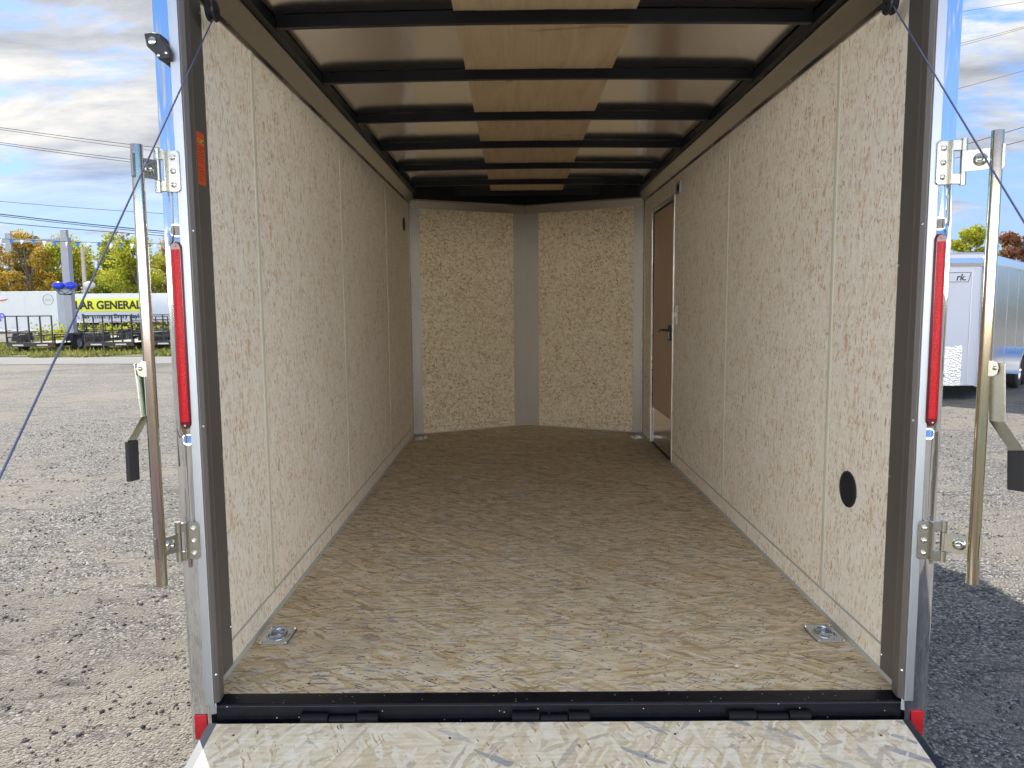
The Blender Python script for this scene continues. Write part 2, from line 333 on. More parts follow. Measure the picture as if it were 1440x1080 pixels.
# ------------------------------------------------------------------ mesh helper
class MB:
    def __init__(s): s.v = []; s.f = []
    def add(s, vs, fs):
        o = len(s.v); s.v += [tuple(p) for p in vs]; s.f += [tuple(i+o for i in f) for f in fs]; return s
    def box(s, x0, x1, y0, y1, z0, z1):
        x0, x1 = min(x0, x1), max(x0, x1); y0, y1 = min(y0, y1), max(y0, y1); z0, z1 = min(z0, z1), max(z0, z1)
        v = [(x, y, z) for z in (z0, z1) for y in (y0, y1) for x in (x0, x1)]
        return s.add(v, [(0, 2, 3, 1), (4, 5, 7, 6), (0, 1, 5, 4), (2, 6, 7, 3), (0, 4, 6, 2), (1, 3, 7, 5)])
    def prism(s, poly, axis, a, b):
        """poly: 2D points in the two other axes (cyclic order), extruded along axis"""
        def P(p, t):
            return (t, p[0], p[1]) if axis == 'x' else (p[0], t, p[1]) if axis == 'y' else (p[0], p[1], t)
        n = len(poly); v = [P(p, a) for p in poly]+[P(p, b) for p in poly]
        return s.add(v, [tuple(range(n))[::-1], tuple(range(n, 2*n))]+[(i, (i+1) % n, n+(i+1) % n, n+i) for i in range(n)])
    def tube(s, pts, r, n=12, cap=True):
        pts = [Vector(p) for p in pts]; rs = r if isinstance(r, (list, tuple)) else [r]*len(pts)
        vs = []; up = None
        for i, p in enumerate(pts):
            d = (pts[min(i+1, len(pts)-1)]-pts[max(i-1, 0)]).normalized()
            if up is None: up = Vector((0, 0, 1)) if abs(d.z) < .9 else Vector((1, 0, 0))
            a = d.cross(up).normalized(); b_ = a.cross(d).normalized(); up = b_
            for k in range(n):
                t = 2*math.pi*k/n; vs.append(p+rs[i]*(a*math.cos(t)+b_*math.sin(t)))
        fs = [(i*n+k, i*n+(k+1) % n, (i+1)*n+(k+1) % n, (i+1)*n+k) for i in range(len(pts)-1) for k in range(n)]
        if cap: fs += [tuple(range(n))[::-1], tuple((len(pts)-1)*n+k for k in range(n))]
        return s.add(vs, fs)
    def cyl(s, c, axis, r, h, n=24):
        a = Vector({'x': (1, 0, 0), 'y': (0, 1, 0), 'z': (0, 0, 1)}[axis]); c = Vector(c)
        return s.tube([c-a*h/2, c+a*h/2], r, n)
    def lathe(s, c, axis, prof, n=24):
        """prof: (radius, offset along axis)"""
        a = Vector(axis).normalized(); u = a.cross(Vector((0, 0, 1)) if abs(a.z) < .9 else Vector((1, 0, 0))).normalized(); w_ = a.cross(u); c = Vector(c); vs = []
        for (r, t) in prof:
            for k in range(n):
                q = 2*math.pi*k/n; vs.append(c+a*t+max(r, 1e-5)*(u*math.cos(q)+w_*math.sin(q)))
        fs = [(i*n+k, i*n+(k+1) % n, (i+1)*n+(k+1) % n, (i+1)*n+k) for i in range(len(prof)-1) for k in range(n)]
        return s.add(vs, fs)
    def dome(s, c, axis, r, h, n=14): return s.lathe(c, axis, [(r*1.0, 0), (r*.96, h*.35), (r*.8, h*.65), (r*.5, h*.88), (0, h)], n)
    def slab(s, pts, nrm, th):
        """flat polygon (3D points) thickened along nrm"""
        n = len(pts); nrm = Vector(nrm).normalized()*th; v = [Vector(p) for p in pts]; v2 = [p+nrm for p in v]
        return s.add(v+v2, [tuple(range(n))[::-1], tuple(range(n, 2*n))]+[(i, (i+1) % n, n+(i+1) % n, n+i) for i in range(n)])
    def build(s, name, mt, parent=None, bevel=0., smooth=False, label=None):
        me = bpy.data.meshes.new(name); me.from_pydata(s.v, [], s.f); me.materials.append(mt)
        bm = bmesh.new(); bm.from_mesh(me); bmesh.ops.recalc_face_normals(bm, faces=bm.faces)
        if bevel:
            bmesh.ops.remove_doubles(bm, verts=bm.verts, dist=1e-6)
            es = [e for e in bm.edges if len(e.link_faces) == 2 and e.calc_face_angle(0) > .5]
            bmesh.ops.bevel(bm, geom=es, offset=bevel, segments=2, affect='EDGES', profile=.5, clamp_overlap=True)
        if smooth:
            for f in bm.faces: f.smooth = True
            for e in bm.edges:
                if len(e.link_faces) == 2 and e.calc_face_angle(0) > .7: e.smooth = False
        bm.to_mesh(me); bm.free(); me.update()
        o = bpy.data.objects.new(name, me); COL.objects.link(o)
        if parent: o.parent = parent; o.matrix_parent_inverse = Matrix.Translation(-world_loc(parent))
        if label: o['label'] = label
        return o
def each(mb, name, mt, parent, **k):
    """build every separate piece of mb as an object of its own"""
    par = list(range(len(mb.v)))
    def find(a):
        while par[a] != a: par[a] = par[par[a]]; a = par[a]
        return a
    for f in mb.f:
        for i in f[1:]: par[find(i)] = find(f[0])
    groups = {}
    for f in mb.f: groups.setdefault(find(f[0]), []).append(f)
    for fs in groups.values():
        ids = sorted({i for f in fs for i in f}); mp = {a: b_ for b_, a in enumerate(ids)}
        m2 = MB(); m2.add([mb.v[i] for i in ids], [tuple(mp[i] for i in f) for f in fs]); m2.build(name, mt, parent, **k)
def world_loc(o):
    return Vector(o.location) if o.parent is None else Vector((0, 0, 0))
def empty(name, label, cat, loc=(0, 0, 0), group=None):
    o = bpy.data.objects.new(name, None); COL.objects.link(o); o.location = loc; o['label'] = label; o['category'] = cat
    if group: o['group'] = group
    return o
def tag(o, label, cat, group=None):
    o['label'] = label; o['category'] = cat
    if group: o['group'] = group
    return o
def sub(o, parent):            # re-parent a mesh built in world coordinates below a part
    o.parent = parent; o.matrix_parent_inverse = Matrix.Translation(-world_loc(parent)); return o
def text_mesh(body, size, ext=.001, bold=0., name='lettering', mt=None, shear=0.):
    cu = bpy.data.curves.new('t', 'FONT'); cu.body = body; cu.size = size; cu.extrude = ext; cu.offset = bold; cu.shear = shear
    ob = bpy.data.objects.new('t', cu); COL.objects.link(ob)
    dg = bpy.context.evaluated_depsgraph_get(); me = bpy.data.meshes.new_from_object(ob.evaluated_get(dg))
    bpy.data.objects.remove(ob); me.materials.clear(); me.materials.append(mt)
    o = bpy.data.objects.new(name, me); COL.objects.link(o)
    xs = [v.co.x for v in me.vertices]; return o, me, min(xs), max(xs)

# ------------------------------------------------------------------ ground
GZ = -.48
def gz(x, y):
    """lot surface height"""
    d = np.clip((np.asarray(y)-33)/14, 0, 1)
    base = GZ - 1.0*d*d*(3-2*d)
    x = np.asarray(x); y = np.asarray(y)
    near = np.clip(1-np.hypot(x, y)/40, 0, 1)
    return base + near*(.012*np.sin(x*1.7+y*.6)+.010*np.sin(x*.8-y*2.3+1)+.007*np.sin(x*5.1+1.3*y)*np.sin(y*3.7-x*.7))
def axis_pts(lo, hi, fine_lo, fine_hi, step, grow=1.16):
    p = list(np.arange(fine_lo, fine_hi+1e-6, step)); s_ = step
    a = fine_hi
    while a < hi: s_ *= grow; a += s_; p.append(min(a, hi))
    s_ = step; a = fine_lo
    while a > lo: s_ *= grow; a -= s_; p.insert(0, max(a, lo))
    return np.array(p)
gx = axis_pts(-900, 900, -7, 8, .055); gy = axis_pts(-300, 1500, -2.5, 10, .055)
XX, YY = np.meshgrid(gx, gy); ZZ = gz(XX, YY)
nz = rng.normal(0, 1, ZZ.shape)
for _ in range(2): nz = (nz+np.roll(nz, 1, 0)+np.roll(nz, -1, 0)+np.roll(nz, 1, 1)+np.roll(nz, -1, 1))/5
ZZ = ZZ + nz*.010*(np.hypot(XX, YY) < 16)
nx_, ny_ = len(gx), len(gy)
V = np.stack([XX, YY, ZZ], -1).reshape(-1, 3)
idx = np.arange(nx_*ny_).reshape(ny_, nx_)
Q = np.stack([idx[:-1, :-1], idx[:-1, 1:], idx[1:, 1:], idx[1:, :-1]], -1).reshape(-1, 4)
def np_mesh(name, V, Q, mt, smooth=False):
    me = bpy.data.meshes.new(name); k = Q.shape[1]
    me.vertices.add(len(V)); me.vertices.foreach_set('co', np.ascontiguousarray(V, dtype=np.float32).ravel())
    me.loops.add(Q.size); me.loops.foreach_set('vertex_index', Q.ravel().astype(np.int32))
    me.polygons.add(len(Q)); me.polygons.foreach_set('loop_start', np.arange(0, Q.size, k, dtype=np.int32)); me.polygons.foreach_set('loop_total', np.full(len(Q), k, np.int32))
    me.update(calc_edges=True); me.materials.append(mt)
    if smooth: me.polygons.foreach_set('use_smooth', np.ones(len(Q), bool))
    o = bpy.data.objects.new(name, me); COL.objects.link(o); return o
g = np_mesh('gravel_ground', V, Q, M_gravel, True); g['kind'] = 'structure'; g['label'] = 'wide grey gravel lot around the trailers'

def stones(n, boxes, smin, smax):
    A = []
    for (x0, x1, y0, y1, wt) in boxes:
        k = int(n*wt); yy = y0+(y1-y0)*rng.random(k)**1.7; A.append(np.stack([x0+(x1-x0)*rng.random(k), yy], -1))
    A = np.concatenate(A); k = len(A)
    s_ = smin+(smax-smin)*rng.random(k)**6
    octa = np.array([(1, 0, 0), (0, 1, 0), (-1, 0, 0), (0, -1, 0), (0, 0, 1), (0, 0, -1)], float)
    Vv = octa[None]*(.7+.6*rng.random((k, 6, 1)))*s_[:, None, None]*np.array([1, .8, .55])
    a = rng.random(k)*6.28; c_, n_ = np.cos(a), np.sin(a)
    x = Vv[..., 0]*c_[:, None]-Vv[..., 1]*n_[:, None]; y = Vv[..., 0]*n_[:, None]+Vv[..., 1]*c_[:, None]
    Vv = np.stack([x+A[:, :1], y+A[:, 1:], Vv[..., 2]+(gz(A[:, 0], A[:, 1])+s_*.12)[:, None]], -1)
    fs = np.array([(0, 1, 4), (1, 2, 4), (2, 3, 4), (3, 0, 4), (1, 0, 5), (2, 1, 5), (3, 2, 5), (0, 3, 5)])
    Q = (fs[None]+(np.arange(k)*6)[:, None, None]).reshape(-1, 3)
    return Vv.reshape(-1, 3), Q
sv, sq = stones(90000, [(-6.5, -1.0, -1.2, 9, .5), (1.05, 7, -1.2, 9, .5)], .003, .015)
st = np_mesh('loose_gravel', sv, sq, M_stone); st['kind'] = 'stuff'; st['label'] = 'loose stones scattered over the gravel lot'

# concrete strip and grass verge at the left
def sheet(name, pts, dz, mt, nx=30, ny=8):
    """quad patch laid over the ground"""
    (x0, y0), (x1, y1), (x2, y2), (x3, y3) = pts; vs = []; fs = []
    for j in range(ny+1):
        for i in range(nx+1):
            u, v_ = i/nx, j/ny
            x = (1-u)*(1-v_)*x0+u*(1-v_)*x1+u*v_*x2+(1-u)*v_*x3; y = (1-u)*(1-v_)*y0+u*(1-v_)*y1+u*v_*y2+(1-u)*v_*y3
            vs.append((x, y, float(gz(x, y))+dz))
    for j in range(ny):
        for i in range(nx): a = j*(nx+1)+i; fs.append((a, a+1, a+nx+2, a+nx+1))
    mb = MB(); mb.add(vs, fs); o = mb.build(name, mt); o['kind'] = 'structure'; return o
sheet('grass_verge', [(-60, 25.2), (-6, 23.6), (-6, 60), (-60, 60)], .02, M_soil, 40, 40)
sheet('concrete_apron', [(-40, 21.2), (-6, 19.8), (-6, 22.9), (-40, 24.4)], .012, M_concrete)
def grass(n):
    x = -45+39*rng.random(n); y = 24.3+10*rng.random(n)**1.3-(x+45)*.02
    y2 = y+.5*np.sin(x*1.3)+.3*np.sin(x*3.1)
    h = .04+.10*rng.random(n)**2+(rng.random(n) < .02)*.15; a = rng.random(n)*6.28; wd = .03+.03*rng.random(n)
    p = np.stack([x, y2, gz(x, y2)+.02], -1); d = np.stack([np.cos(a), np.sin(a), 0*a], -1)*wd[:, None]
    tip = p+np.stack([.05*np.sin(a*3), .05*np.cos(a*5), h], -1)
    V = np.stack([p-d, p+d, tip], 1).reshape(-1, 3); return V, np.arange(3*n).reshape(-1, 3)
gv, gq = grass(60000); gr = np_mesh('grass', gv, gq, M_grass); gr['kind'] = 'stuff'; gr['label'] = 'short yellow green grass along the far edge of the lot'
def weeds(n):
    x = -25.5+12*rng.random(n); y = 37+8*rng.random(n)+(x+25)*.3; h = .2+.9*rng.random(n)**2; a = rng.random(n)*6.28
    p = np.stack([x, y, gz(x, y)+h*rng.random(n)*1.2+.1], -1); d = np.stack([np.cos(a), np.sin(a), .3*np.sin(a*2)], -1)*.06
    tip = p+np.stack([.08*np.sin(a*3), 0*a, .12+0*a], -1)
    return np.stack([p-d, p+d, tip], 1).reshape(-1, 3), np.arange(3*n).reshape(-1, 3)
wv, wq = weeds(30000); we = np_mesh('tall_weeds', wv, wq, M_leaf['lime']); we['kind'] = 'stuff'; we['label'] = 'tall yellowing weeds behind the black utility trailers'

# ------------------------------------------------------------------ the cargo trailer
TR = empty('cargo_trailer', 'open silver cargo trailer with strand board interior and lowered ramp, in the foreground', 'cargo trailer', (0, 0, GZ))
XI = 1.022; YV = 4.50; YA = 5.02; ZC = 2.03; OFF = .007
def part(mb, name, mt, **k): return mb.build(name, mt, TR, **k)
# floor
mb = MB(); mb.prism([(-XI+.001, 0), (XI-.001, 0), (XI-.001, YV), (0, YA), (-XI+.001, YV)], 'z', -.02, 0); part(mb, 'floor_deck', M_floor)
mb = MB(); mb.prism([(-1.05, .02), (1.06, .02), (1.06, 4.5), (0, 5.05), (-1.05, 4.5)], 'z', -.14, -.022); part(mb, 'chassis', M_black)
# side wall panels
JL = [.59, 1.9, 3.28]; JR = [.575, 1.905]
def wall_panels(side, spans, zlo=0., zhi=2.12):
    for (a, b_, z0, z1) in spans:
        mb = MB(); mb.box(side*XI, side*(XI+.012), a, b_, z0, z1); part(mb, 'wall_panel', M_wall)
wall_panels(-1, [(0.02, JL[0], 0, 2.12), (JL[0], JL[1], 0, 2.12), (JL[1], JL[2], 0, 2.12), (JL[2], YV+.005, 0, 2.12)])
DY0, DY1, DZ1 = 3.25, 4.06, 1.885
wall_panels(1, [(0.02, JR[0], 0, 2.12), (JR[0], JR[1], 0, 2.12), (JR[1], DY0, 0, 2.12), (DY0, DY1, DZ1, 2.12), (DY1, YV+.005, 0, 2.12)])
for side, js in ((-1, JL), (1, JR)):
    for j in js:
        wdt = .014 if j < 1 else .0125
        mb = MB(); mb.prism([(j-wdt, side*XI), (j-wdt*.7, side*(XI-.004)), (j-.002, side*(XI-.0045)), (j, side*(XI-.0025)), (j+.002, side*(XI-.0045)), (j+wdt*.7, side*(XI-.004)), (j+wdt, side*XI)], 'z', .092, 2.06)
        # prism on z gives (x,y) = poly, so swap
        mb.v = [(p[1], p[0], p[2]) for p in mb.v]
        part(mb, 'moulding', M_mould)
    # low rail and floor joint
    ends = [(.18, YV)] if side < 0 else [(.124, DY0-.03), (DY1+.03, YV)]
    for (a, b_) in ends:
        mb = MB(); mb.box(side*XI, side*(XI-.0025), a, b_, .083, .090); part(mb, 'low_moulding', M_caulk)
        mb = MB(); mb.prism([(side*XI, .0), (side*(XI-.009), .0), (side*XI, .011)], 'y', .02 if a < 1 else a, b_); part(mb, 'floor_joint', M_caulk)
# nose walls
ang = math.atan2(YA-YV, XI); nl = math.hypot(YA-YV, XI)
def nose_pt(side, t, z, d=0.):
    """t 0 at the side wall, 1 at the apex; d = distance into the room"""
    x = -side*0+side*XI*(1-t); y = YV+(YA-YV)*t
    return (x-side*math.sin(ang)*d, y-math.cos(ang)*d, z)
def nose_slab(side, t0, t1, z0, z1, d0, d1):
    mb = MB(); v = [nose_pt(side, t, z, d) for d in (d0, d1) for (t, z) in ((t0, z0), (t1, z0), (t1, z1), (t0, z1))]
    mb.add(v, [(0, 1, 2, 3), (7, 6, 5, 4), (0, 4, 5, 1), (1, 5, 6, 2), (2, 6, 7, 3), (3, 7, 4, 0)]); return mb
for side in (-1, 1):
    part(nose_slab(side, .0, 1., .0, 2.06, -.012, 0.), 'nose_panel', M_nose)
    part(nose_slab(side, .0, 1., 2.061, 2.18, -.012, 0.), 'nose_header', M_raft)
    part(nose_slab(side, .004, .075, .004, 2.03, .001, .004), 'corner_post', M_corner)
    part(nose_slab(side, .885, 1.003, .004, 2.03, .001, .004), 'nose_centre_post', M_corner)
    part(nose_slab(side, .078, .882, .055, .060, 0.0005, .002), 'low_moulding', M_caulk)
    part(nose_slab(side, .078, .882, .0, .008, 0.0005, .006), 'floor_joint', M_caulk)
    # wall half of the corner post
    mb = MB(); mb.box(side*XI, side*(XI-.003), YV-.075, YV-.004, .004, 2.04); part(mb, 'corner_post', M_cove)
    # cove above the nose
    prof = [(2.000, .004), (2.012, .006), (2.066, .012), (2.075, .03), (2.075, .034), (2.064, .016), (2.0, .006)]
    v = []
    for t in (0., 1.012): v += [nose_pt(side, t, z, d+.002) for z, d in prof]
    n = len(prof); mb = MB(); mb.add(v, [tuple(range(n)), tuple(range(n, 2*n))[::-1]]+[(i, (i+1) % n, n+(i+1) % n, n+i) for i in range(n)]); part(mb, 'nose_cove', M_cove)
mb = MB()
for side in (-1, 1):
    for t in (.04, .44, .84): mb.dome(nose_pt(side, t, 2.006, .008), (0, -1, 0), .004, .003, 8)
    for z in (.62, 1.1, 1.62): mb.dome(nose_pt(side, .055, z, .004), (0, -1, 0), .005, .004, 8); mb.dome(nose_pt(side, .895, z, .004), (0, -1, 0), .0045, .003, 8)
each(mb, 'nose_screw', M_chrome, TR)
# side coves (broken sheet metal, lower lip darker by its angle)
for side in (-1, 1):
    prof = [(XI, 2.028), (XI-.005, 2.030), (XI-.006, 2.048), (XI-.013, 2.055), (XI-.052, 2.093), (XI-.058, 2.101), (XI-.058, 2.112), (XI-.052, 2.112), (XI-.049, 2.10), (XI, 2.058)]
    mb = MB(); mb.prism([(side*a, b_) for a, b_ in prof], 'y', -.035, YV+.01); part(mb, 'cove_trim', M_cove)
    mb = MB()
    for y in (.95, 1.55, 2.15, 2.75, 3.3, 3.9): mb.dome((side*(XI-.006), y+(.08 if side > 0 else 0), 2.040), (-side, 0, 0), .0045, .003, 8)
    each(mb, 'cove_screw', M_chrome, TR)
    mb = MB(); mb.box(side*(XI-.002), side*(XI-.080), -.02, YV+.02, 2.113, 2.152); part(mb, 'top_rail', M_raft)
# rafters, roof skin, luan strip
def zr(x): return 2.118+.013*(1-(x/1.02)**2)
RY = [-.035, .655, 1.305, 2.02, 2.72, 3.44, 4.13, 4.72]
RH = .042
for i, y in enumerate(RY):
    hw = XI-.081 if y < YV else XI*(YA-y)/(YA-YV)+.12
    mb = MB(); N = 16; xs = np.linspace(-hw, hw, N+1)
    prof = [(-.030, .0), (-.004, .0), (-.004, -.001), (.030*0+.0, .0)]
    for a, b_ in zip(xs[:-1], xs[1:]):
        pass
    sec = [(y-.026, 0.), (y-.003, 0.), (y, .002), (y, RH), (y-.029, RH), (y-.029, .002)]
    v = []
    for x in xs: v += [(x, yy, zr(x)+z) for yy, z in sec]
    n = len(sec); fs = [(k*n+j, k*n+(j+1) % n, (k+1)*n+(j+1) % n, (k+1)*n+j) for k in range(N) for j in range(n)]
    fs += [tuple(range(n))[::-1], tuple(N*n+j for j in range(n))]
    mb.add(v, fs); part(mb, 'rafter', M_raft)
mb = MB(); xs = np.linspace(-1.0, 1.0, 41); ys = np.linspace(-.03, 5.0, 30)
def zs(x, y):
    a = max(0, abs(x)-.87)/.13
    k = 0.0012*math.sin(y*9+x*4)*(1 if abs(x) < .9 else .3)
    return zr(x)+RH+.003-.018*a*a+k*.5
v = [(x, y, zs(x, y)) for y in ys for x in xs]; nX = len(xs)
mb.add(v, [(j*nX+i, j*nX+i+1, (j+1)*nX+i+1, (j+1)*nX+i) for j in range(len(ys)-1) for i in range(nX-1)])
part(mb, 'roof_skin', M_skin, smooth=True)
mb = MB(); mb.prism([(-1.06, -.02), (1.06, -.02), (1.06, 4.52), (0, 5.07), (-1.06, 4.52)], 'z', 2.1865, 2.1995); part(mb, 'roof_liner', M_raft)
mb = MB(); xs = np.linspace(-.315, .325, 9)
for a, b_ in zip(xs[:-1], xs[1:]):
    mb.add([(a, -.03, zr(a)+RH-.001), (b_, -.03, zr(b_)+RH-.001), (b_, 4.97, zr(b_)+RH-.001), (a, 4.97, zr(a)+RH-.001)], [(0, 1, 2, 3)])
for ob_ in (part(mb, 'ceiling_strip', M_luan),):
    ob_.modifiers.new('thickness', 'SOLIDIFY').thickness = .001
# outer shell
def nose_outer(z0, z1, w_=1.069, t=.004):
    mb = MB()
    pts = [(-w_, 0.), (-w_, 4.53), (0, 5.09), (w_, 4.53), (w_, 0.)]; inn = [(-w_+t, 0.), (-w_+t, 4.53-t), (0, 5.09-t*1.2), (w_-t, 4.53-t), (w_-t, 0.)]
    pts = [(a+OFF, b_) for a, b_ in pts]; inn = [(a+OFF, b_) for a, b_ in inn]
    for i in range(4):
        q = [pts[i], pts[i+1], inn[i+1], inn[i]]
        mb.prism(q, 'z', z0, z1)
    return mb
part(nose_outer(-.12, 2.199), 'outer_shell', M_ext)
mb = MB(); mb.prism([(-1.069+OFF, -.03), (1.069+OFF, -.03), (1.069+OFF, 4.53), (OFF, 5.09), (-1.069+OFF, 4.53)], 'z', 2.20, 2.212); part(mb, 'roof', M_ext)
for side in (-1, 1):
    mb = MB(); mb.prism([(side*1.075+OFF, 2.10), (side*1.075+OFF, 2.20), (side*1.055+OFF, 2.222), (side*1.03+OFF, 2.226), (side*1.03+OFF, 2.20), (side*1.068+OFF, 2.19), (side*1.068+OFF, 2.10)], 'y', -.03, 4.53); part(mb, 'roof_rail', M_cap)
    # fender and wheels
    fx0, fx1 = side*1.072+OFF, side*1.35
    prof = []
    for k in range(9): a = math.pi*k/8; prof.append((1.62-.42*math.cos(a)*1. if k <= 4 else 2.48-.42*math.cos(a), -.16+.42*math.sin(a)))
    mb = MB(); n = len(prof)
    v = [(fx0, p[0], p[1]) for p in prof]+[(fx1, p[0], p[1]) for p in prof]; mb.add(v, [(i, i+1, n+i+1, n+i) for i in range(n-1)])
    mb.add([(fx1, p[0], p[1]) for p in prof]+[(fx1, p[0], p[1]-.05) for p in prof], [(i, i+1, n+i+1, n+i) for i in range(n-1)]); part(mb, 'fender', M_ext)
    for yw in (1.62, 2.48):
        mb = MB(); mb.lathe((side*1.22, yw, GZ+.345), (side, 0, 0), [(.2, -.1), (.32, -.1), (.345, -.07), (.345, .07), (.32, .1), (.2, .1), (.2, -.1)], 28); wh = part(mb, 'wheel', M_rubber, smooth=True)
        mb = MB(); mb.lathe((side*1.22, yw, GZ+.345), (side, 0, 0), [(.2, .09), (.18, .04), (.06, .05), (.05, .1), (0, .1)], 20); sub(mb.build('rim', M_cap, smooth=True), wh)
mb = MB(); mb.box(-.95, .95, 1.59, 1.65, GZ+.3, GZ+.36); mb.box(-.95, .95, 2.45, 2.51, GZ+.3, GZ+.36); each(mb, 'axle', M_black, TR)
mb = MB(); mb.prism([(-.05, 5.05), (.05, 5.05), (.05, 6.1), (-.05, 6.1)], 'z', -.13, -.05); mb.tube([(-.75, 4.6, -.09), (0, 5.9, -.09), (.75, 4.6, -.09)], .04, 8); mb.cyl((0, 6.2, -.3), 'z', .03, .4); part(mb, 'tongue', M_black)

# rear jamb: dark trim on the wall, gap, aluminium frame strip, polished post
for side in (-1, 1):
    S = lambda x: side*x+OFF
    y0t, y1t = .0, (.176 if side < 0 else .122)
    mb = MB(); mb.box(side*XI, side*(XI-.002), .012, y1t, .004, 2.05); part(mb, 'jamb_trim', M_trim)
    mb = MB(); mb.box(S(.9915), S(1.062), .0, .006, -.03, 2.1); part(mb, 'jamb_gasket', M_gasket)
    mb = MB()
    for z in ((2.0, 1.216, .686, .136) if side < 0 else (1.25, .62, .056)): mb.dome((side*(XI-.002), y1t-.006, z), (-side, 0, 0), .0042, .003, 10)
    each(mb, 'trim_screw', M_chrome, TR)
    # grey return edge (chamfer) and strip
    mb = MB(); mb.prism([(S(.986), -.004), (S(.981), -.022), (S(.980), -.050), (S(.988), -.062), (S(.995), -.062), (S(.995), -.004)], 'z', .008, 2.11); part(mb, 'frame_edge', M_trim)
    mb = MB(); mb.box(S(.9915), S(1.0175), -.0665, -.004, .004, 2.11); part(mb, 'frame_strip', M_strip, bevel=.002)
    mb = MB()
    for z in (1.351, .816, .093): mb.dome((S(.984), -.056, z), (-side*.8, -.6, 0), .0042, .003, 10)
    each(mb, 'frame_screw', M_chrome, TR)
    # polished post: displaced sheet with a half-round swelling above and below the lamp
    us = np.linspace(.992, 1.071, 34); zs_ = np.concatenate([np.linspace(-.17, .5, 40), np.linspace(.51, 1.56, 160), np.linspace(1.58, 2.19, 40)])
    def prof(u, z):
        c = 1.029
        # ridge
        ra = 0
        for (za, zb) in ((.50, .80), (1.33, 1.50)):
            e = min(max((z-za)/.05, 0), 1)*min(max((zb-z)/.05, 0), 1)
            near = 1-min(max((z-.62)/.18, 0), 1) if za < 1 else 1-min(max((1.43-z)/.10, 0), 1)
            wd_ = .0125+.006*(1-near)
            ra = max(ra, min(e*1.6, 1)*math.sqrt(max(0, 1-((u-c)/wd_)**2))*.011)
        e = min(max((z-.785)/.03, 0), 1)*min(max((1.345-z)/.03, 0), 1)
        ra = max(ra, .008*e*min(1, max(0, (1-abs(u-c)/.026))*5))
        edge = -.020*max(0, (u-1.064)/.007)**2
        wv = .0009*math.sin(z*7+u*20)+.0006*math.sin(z*19+side)*math.cos(u*60)
        return -.054-ra-edge+wv*1.1+.0045*((u-1.035)/.035)**2
    v = [(S(u), prof(u, z), z) for z in zs_ for u in us]; nU = len(us)
    mb = MB(); mb.add(v, [(j*nU+i, j*nU+i+1, (j+1)*nU+i+1, (j+1)*nU+i) for j in range(len(zs_)-1) for i in range(nU-1)])
    # outer return and back
    z0_, z1_ = -.17, 2.19
    mb.add([(S(1.0712), -.030, z0_), (S(1.0712), .09, z0_), (S(1.0712), .09, z1_), (S(1.0712), -.030, z1_)], [(0, 1, 2, 3)])
    mb.add([(S(.992), -.049, z0_), (S(.992), -.002, z0_), (S(.992), -.002, .004), (S(.992), -.049, .004)], [(0, 1, 2, 3)])
    me_o = part(mb, 'rear_post', M_post); 
    for f in me_o.data.polygons: f.use_smooth = True
    # lamp
    LX = 1.0275; lz0, lz1 = (.810, 1.322) if side < 0 else (.802, 1.325); hw_ = .0165
    def capsule(x0, hw2, za, zb, ya, yb, taper=.8):
        pts = []
        for k in range(9): a = math.pi*k/8; pts.append((math.cos(a)*hw2, zb-hw2+math.sin(a)*hw2))
        for k in range(9): a = math.pi+math.pi*k/8; pts.append((math.cos(a)*hw2, za+hw2+math.sin(a)*hw2))
        v = [(x0+p[0], ya, p[1]) for p in pts]; zc = (za+zb)/2
        v += [(x0+p[0], (ya+yb)/2, p[1]) for p in pts]
        v += [(x0+p[0]*taper, yb, zc+(p[1]-zc)*(1-.004/(zb-zc))) for p in pts]; n = len(pts); mb = MB()
        mb.add(v, [(i, (i+1) % n, n+(i+1) % n, n+i) for i in range(n)]+[(n+i, n+(i+1) % n, 2*n+(i+1) % n, 2*n+i) for i in range(n)]+[tuple(range(2*n, 3*n))]); return mb
    lamp = part(capsule(S(LX), hw_, lz0, lz1, -.056, -.074), 'tail_light', M_lensd, smooth=True)
    mb = MB(); N = 10; v = []; zz0, zz1 = lz0+.022, lz1-.022
    for z in (zz0, zz1):
        for k in range(N+1): a = math.pi*k/N; v.append((S(LX)+math.cos(a)*hw_*.86, -.068-math.sin(a)*.011, z))
    mb.add(v, [(k, k+1, N+2+k, N+1+k) for k in range(N)]+[tuple(range(N+1)), tuple(range(N+1, 2*N+2))]); sub(mb.build('lens', M_lens, smooth=True), lamp)
    mb = MB(); mb.dome((S(LX), -.074, lz0+.011), (0, -1, 0), .0035, .003, 10); mb.dome((S(LX), -.074, lz1-.011), (0, -1, 0), .0035, .003, 10); each(mb, 'lamp_screw', M_chrome, lamp)
    # reflector at the foot of the post
    mb = MB(); mb.box(S(1.018), S(1.055), -.0580, -.0525, -.105, -.030); part(mb, 'reflector', M_refl, bevel=.0015)

    # lock bar: hinge brackets, tube, handle
    kx, ky = (-1.053, -.080) if side < 0 else (1.078, -.080)
    rx, ry = (-1.080, -.132) if side < 0 else (1.134, -.128)
    zt, zb = (1.563, .388) if side < 0 else (1.578, .376)
    mb = MB(); mb.tube([(rx, ry, zb), (rx, ry, zb+.01), (rx, ry, zt-.01), (rx, ry, zt)], .0150, 28, cap=False)
    mb.tube([(rx, ry, zb), (rx, ry, zb+.012), (rx, ry, zt-.012), (rx, ry, zt)], .0125, 24, cap=False)
    bar = part(mb, 'lock_bar', M_rod, smooth=True)
    mb = MB(); mb.cyl((rx, ry, zt-.012), 'z', .0126, .006); mb.cyl((rx, ry, zb+.012), 'z', .0126, .006); each(mb, 'tube_plug', M_plast, bar)
